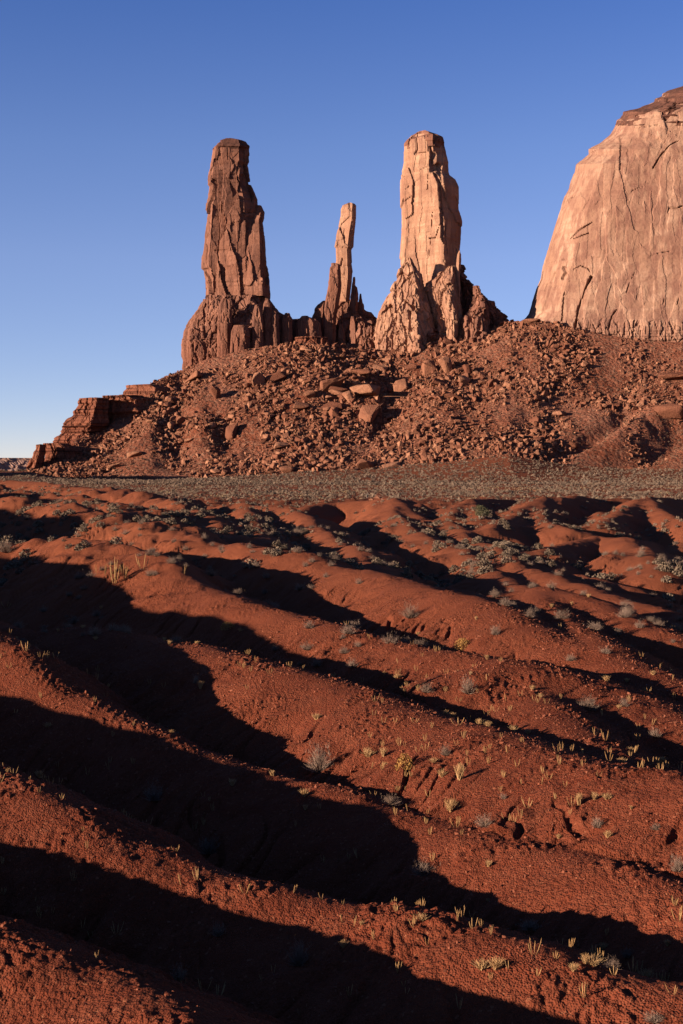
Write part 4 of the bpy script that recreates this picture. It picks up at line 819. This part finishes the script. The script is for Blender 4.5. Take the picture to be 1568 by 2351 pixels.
k4 = np.where(noise2(x4 / 14, y4 / 18, 441) > -.12)[0]; V4, F4, T4 = merged(k4, x4, y4, z4, h4 * .9, LEAFM, .0, (1.1, 1.6), .1)
X3, t3, x3, y3 = hill_scatter(9000, 13); k = (fbm2(x3 / 40, y3 / 50, 3, 411) + .5 * ((X3 > 1180) & (t3 < .45)) + .25 * (t3 < .1) > .02); x3, y3 = x3[k], y3[k]; h3 = rng.uniform(.5, 1.3, len(x3)); z3 = hill_z(x3, y3)
V3, F3, T3 = merged(range(len(x3)), x3, y3, z3, h3, LEAFP, .05, (.6, .9), .1)
def emit(name, parts, mat, label):
    Vs, Fs, Ts = [], [], []; off = 0
    for V, F, T in parts: Vs.append(V); Fs.append(F + off); Ts.append(T); off += len(V)
    me = mesh_np(name, np.vstack(Vs), np.vstack(Fs), mat); tone(me, np.concatenate(Ts)); tag(link(name, me), label, 'scrub', kind='stuff')
xg = (r.uniform(-150, 1720, 9000) - HX) / K; yg = np.sqrt(r.uniform(430 ** 2, 980 ** 2, 9000)); xg = xg * yg; kk = fbm2(xg / 60, yg / 120, 3, 431) > .08; xg, yg = xg[kk], yg[kk]
VG, FG, TG = merged(range(len(xg)), xg, yg, ground_z(xg, yg), r.uniform(.3, .7, len(xg)), LEAFP, .0, (.8, 1.2), .1)
emit('pale_grass', [(VG, FG, TG)], M_PALE, 'pale yellowish grass in streaks across the plain')
emit('scrub', [(V1, F1, T1), (V2, F2, T2), (V4, F4, T4)], M_PLAIN, 'low grey sage scrub covering the plain below the slope')
emit('slope_scrub', [(V3, F3, T3)], M_SAGE, 'small grey green scrub growing between the rocks of the slope')

# loose stones on the near ridges
r = np.random.default_rng(77); n = 42000; y = np.sqrt(r.uniform(24 ** 2, 95 ** 2, n)); x = (r.uniform(-60, 1630, n) - HX) / K * y
k = (noise2(x / 3, y / 3, 62) > -.25) & seen(x, y, .1); x, y = x[k], y[k]; z = ground_z(x, y); s = np.clip(.013 * (1 - r.random(len(x))) ** (-1 / 2.4), .013, .055) * np.clip(y / 40, .8, 1.6)
STN = [hull(980 + i, 8) for i in range(6)]
V, F, T = merged(range(len(x)), x, y, z, s, STN, .3)
me = mesh_np('gravel', V, F, M_STONE); tone(me, T * .4)
tag(link('gravel', me), 'small loose stones strewn over the red ridges', 'gravel', kind='stuff')

# juniper and a bare dead tree at the edge of the plain
def tree(X, Y, hp, wp, label, leafy, name, cat):
    x, y, z = ground_at(X, Y); h = hp / K * y; w_ = wp / K * y
    o = bpy.data.objects.new(name, None); COL.objects.link(o); o.location = (x, y, z); tag(o, label, cat)
    rt = random.Random(int(X)); Vs, Fs, Ts = [], [], []; off = 0
    for k in range(7 if leafy else 12):
        a = rt.uniform(0, 6.283); ln = h * rt.uniform(.5, .8 if leafy else 1.0); out = rt.uniform(.15, .55) * w_; V = []; F = []
        for i in range(8):
            f = i / 7; rad = h * .045 * (1 - .85 * f); c = Vector((math.cos(a) * out * f + rt.uniform(-.02, .02) * h, math.sin(a) * out * f + rt.uniform(-.02, .02) * h, ln * f - .05 * h * (f == 0)))
            for j in range(6): V.append((c.x + rad * math.cos(j * 1.047), c.y + rad * math.sin(j * 1.047), c.z))
        for i in range(7):
            for j in range(6): F.append((off + i * 6 + j, off + i * 6 + (j + 1) % 6, off + (i + 1) * 6 + (j + 1) % 6, off + (i + 1) * 6 + j))
        Vs.append(np.array(V)); Fs.append(np.array(F)); Ts.append(np.full(len(V), rt.random())); off += len(V)
    link('trunk', pm('trunk', (np.vstack(Vs), np.vstack(Fs), np.concatenate(Ts)), M_BARK), o)
    if leafy:
        V, F, T = leaf_cloud(1500, rt, .05 * h, (w_ * .5, w_ * .5, h * .5), -.6, .45); V[:, 2] += h * .52
        V[:, 0] += .12 * w_ * np.sin(V[:, 2] * 4 / h); link('crown', pm('crown', (V, F, T), M_GREEN), o)
tree(1103, 1194, 32, 36, 'round green juniper bush on the far mounds, the only green tree', True, 'juniper_tree', 'juniper')
tree(843, 1146, 16, 14, 'small bare dead tree at the edge of the plain', False, 'dead_tree', 'tree')
tree(1345, 1112, 14, 16, 'pale bare bush standing out on the plain at right', False, 'dead_bush', 'bush')
for X, Y, w_, h_, lab in ((812, 1149, 12, 10, 'small orange block on the mound edge left of the dead tree'), (868, 1144, 16, 10, 'orange block right of the dead tree'), (852, 1150, 12, 8, 'pale flat stone beside the dead tree'), (249, 1160, 9, 9, 'pale rounded stone alone on the dark left slope'), (1228, 1128, 8, 6, 'small orange stone at the edge of the plain')):
    x, y, z = ground_at(X, Y); put_boulder(x, y, z, w_ / K * y, h_ / K * y, 0, lab, None, 'stray stones on the ground')

# every scattered plant or boulder is described by the named thing it stands next to
ORD = ['', 'second ', 'third ', 'fourth ', 'fifth ', 'sixth ', 'seventh ', 'eighth ', 'ninth ', 'tenth ', 'eleventh ', 'twelfth ', 'thirteenth ', 'fourteenth ', 'fifteenth ', 'sixteenth ', 'seventeenth ', 'eighteenth ', 'nineteenth ', 'twentieth ']
def scr(o): p = o.location; return HX + K * p.x / p.y, HY - K * (p.z + .3) / p.y
GROUND_LM = [(733, 1745, 'the largest grey twiggy shrub'), (1076, 1570, 'the brush shaped grey shrub'), (941, 1405, 'the pale shrub on the shadow edge'), (1137, 1445, 'the shrub on the bare hump'), (896, 1838, 'the wide shrub in the crease'), (1114, 1895, 'the shrub by the lower crease'),
 (1352, 1615, 'the large shrub in the dark hollow'), (1434, 1612, 'the white topped shrub'), (1371, 1892, 'the low grey shrub at right'), (15, 1255, 'the pale shrub at the left edge'), (484, 1310, 'the rounded pinkish shrub'), (1556, 1980, 'the bushy shrub at the right edge'), (1500, 2340, 'the shrub cut by the bottom edge'),
 (1441, 2190, 'the pale shrub beside the lower shadow'), (686, 2190, 'the shrub with sunlit tips'), (352, 1820, 'the dark shrub in the left shadow'), (685, 1220, 'the shrub on the far mound'), (410, 2230, 'the dim shrub at bottom left'), (480, 1940, 'the dark shrub below the second ridge'), (928, 1745, 'the round orange bush'),
 (1056, 1770, 'the tall double straw tuft'), (1330, 1838, 'the bright lone straw tuft'), (460, 1576, 'the straw tuft on the left'), (1140, 2215, 'the spreading tuft at lower right'), (1047, 2100, 'the tall single weed stalk'), (1225, 2175, 'the many armed weed'), (672, 2040, 'the bright weed on the lower crest'), (262, 1315, 'the tallest weed cluster'),
 (60, 1485, 'the white antler like weed'), (1340, 2270, 'the tall weed near the bottom'), (1390, 1690, 'the forked weed on the spur'), (1103, 1180, 'the green juniper'), (843, 1140, 'the bare dead tree'), (249, 1158, 'the pale rounded stone'), (225, 1538, 'the lone weed above the left ridge'), (90, 1812, 'the small weed on the lower left rim'), (1228, 1126, 'the small orange stone'), (1545, 2275, 'the curved weed in the lower corner')]
SLOPE_LM = [(X, Y, 'the ' + n) for X, Y, n in [(764, 878, 'long tilted slab'), (845, 941, 'brightest big boulder'), (921, 884, 'lone pointed boulder'), (1023, 837, 'smooth faced slab'), (824, 852, 'broad low boulder'), (872, 843, 'bright round topped block'), (648, 1019, 'flat faced low boulder'), (842, 1064, 'dark sided foot boulder'), (937, 1000, 'narrow standing stone'), (1061, 871, 'rugged boulder'),
 (442, 861, 'outcrop under the left tower'), (600, 866, 'dark rounded lumps'), (493, 900, 'dark split boulder'), (418, 963, 'dark round boulder'), (530, 985, 'tall leaning slab'), (310, 1038, 'overhanging boulder'), (263, 1070, 'disc shaped boulder'), (1281, 947, 'cream topped boulder'), (1226, 962, 'large dark red boulder'), (1316, 1019, 'pale split boulder'), (1534, 940, 'huge swirled outcrop'),
 (1214, 737, 'skyline slab'), (1544, 867, 'long rock ledge'), (701, 877, 'small flat boulder'), (1134, 875, 'upper right rugged boulder'), (974, 1046, 'thin upright boulder')]]
SHORT = {'mid sized boulders scattered on the slope': ('boulder', SLOPE_LM), 'sage bushes on the far mounds': ('sage bush', GROUND_LM), 'small grey shrubs on the red ridges': ('small grey shrub', GROUND_LM), 'small dry weeds on the red ridges': ('small dry weed', GROUND_LM), 'small straw tufts on the red ridges': ('small straw tuft', GROUND_LM)}
bins = {}
for o in list(COL.objects):
    g = o.get('group')
    if o.parent or g not in SHORT: continue
    X, Y = scr(o); nm, lms = SHORT[g]; dist, l = min(((X - a) ** 2 + (Y - b_) ** 2, (a, b_, t_)) for a, b_, t_ in lms); a, b_, t_ = l
    dirn = ('right of' if X > a else 'left of') if abs(X - a) > abs(Y - b_) else ('below' if Y > b_ else 'above')
    bins.setdefault((nm, t_, dirn), []).append((dist, o))
for (nm, t_, dirn), L_ in bins.items():
    L_.sort(key=lambda q: q[0])
    for k, (d_, o) in enumerate(L_[:20]): o['label'] = f'{ORD[k]}nearest {nm} {dirn} {t_}'
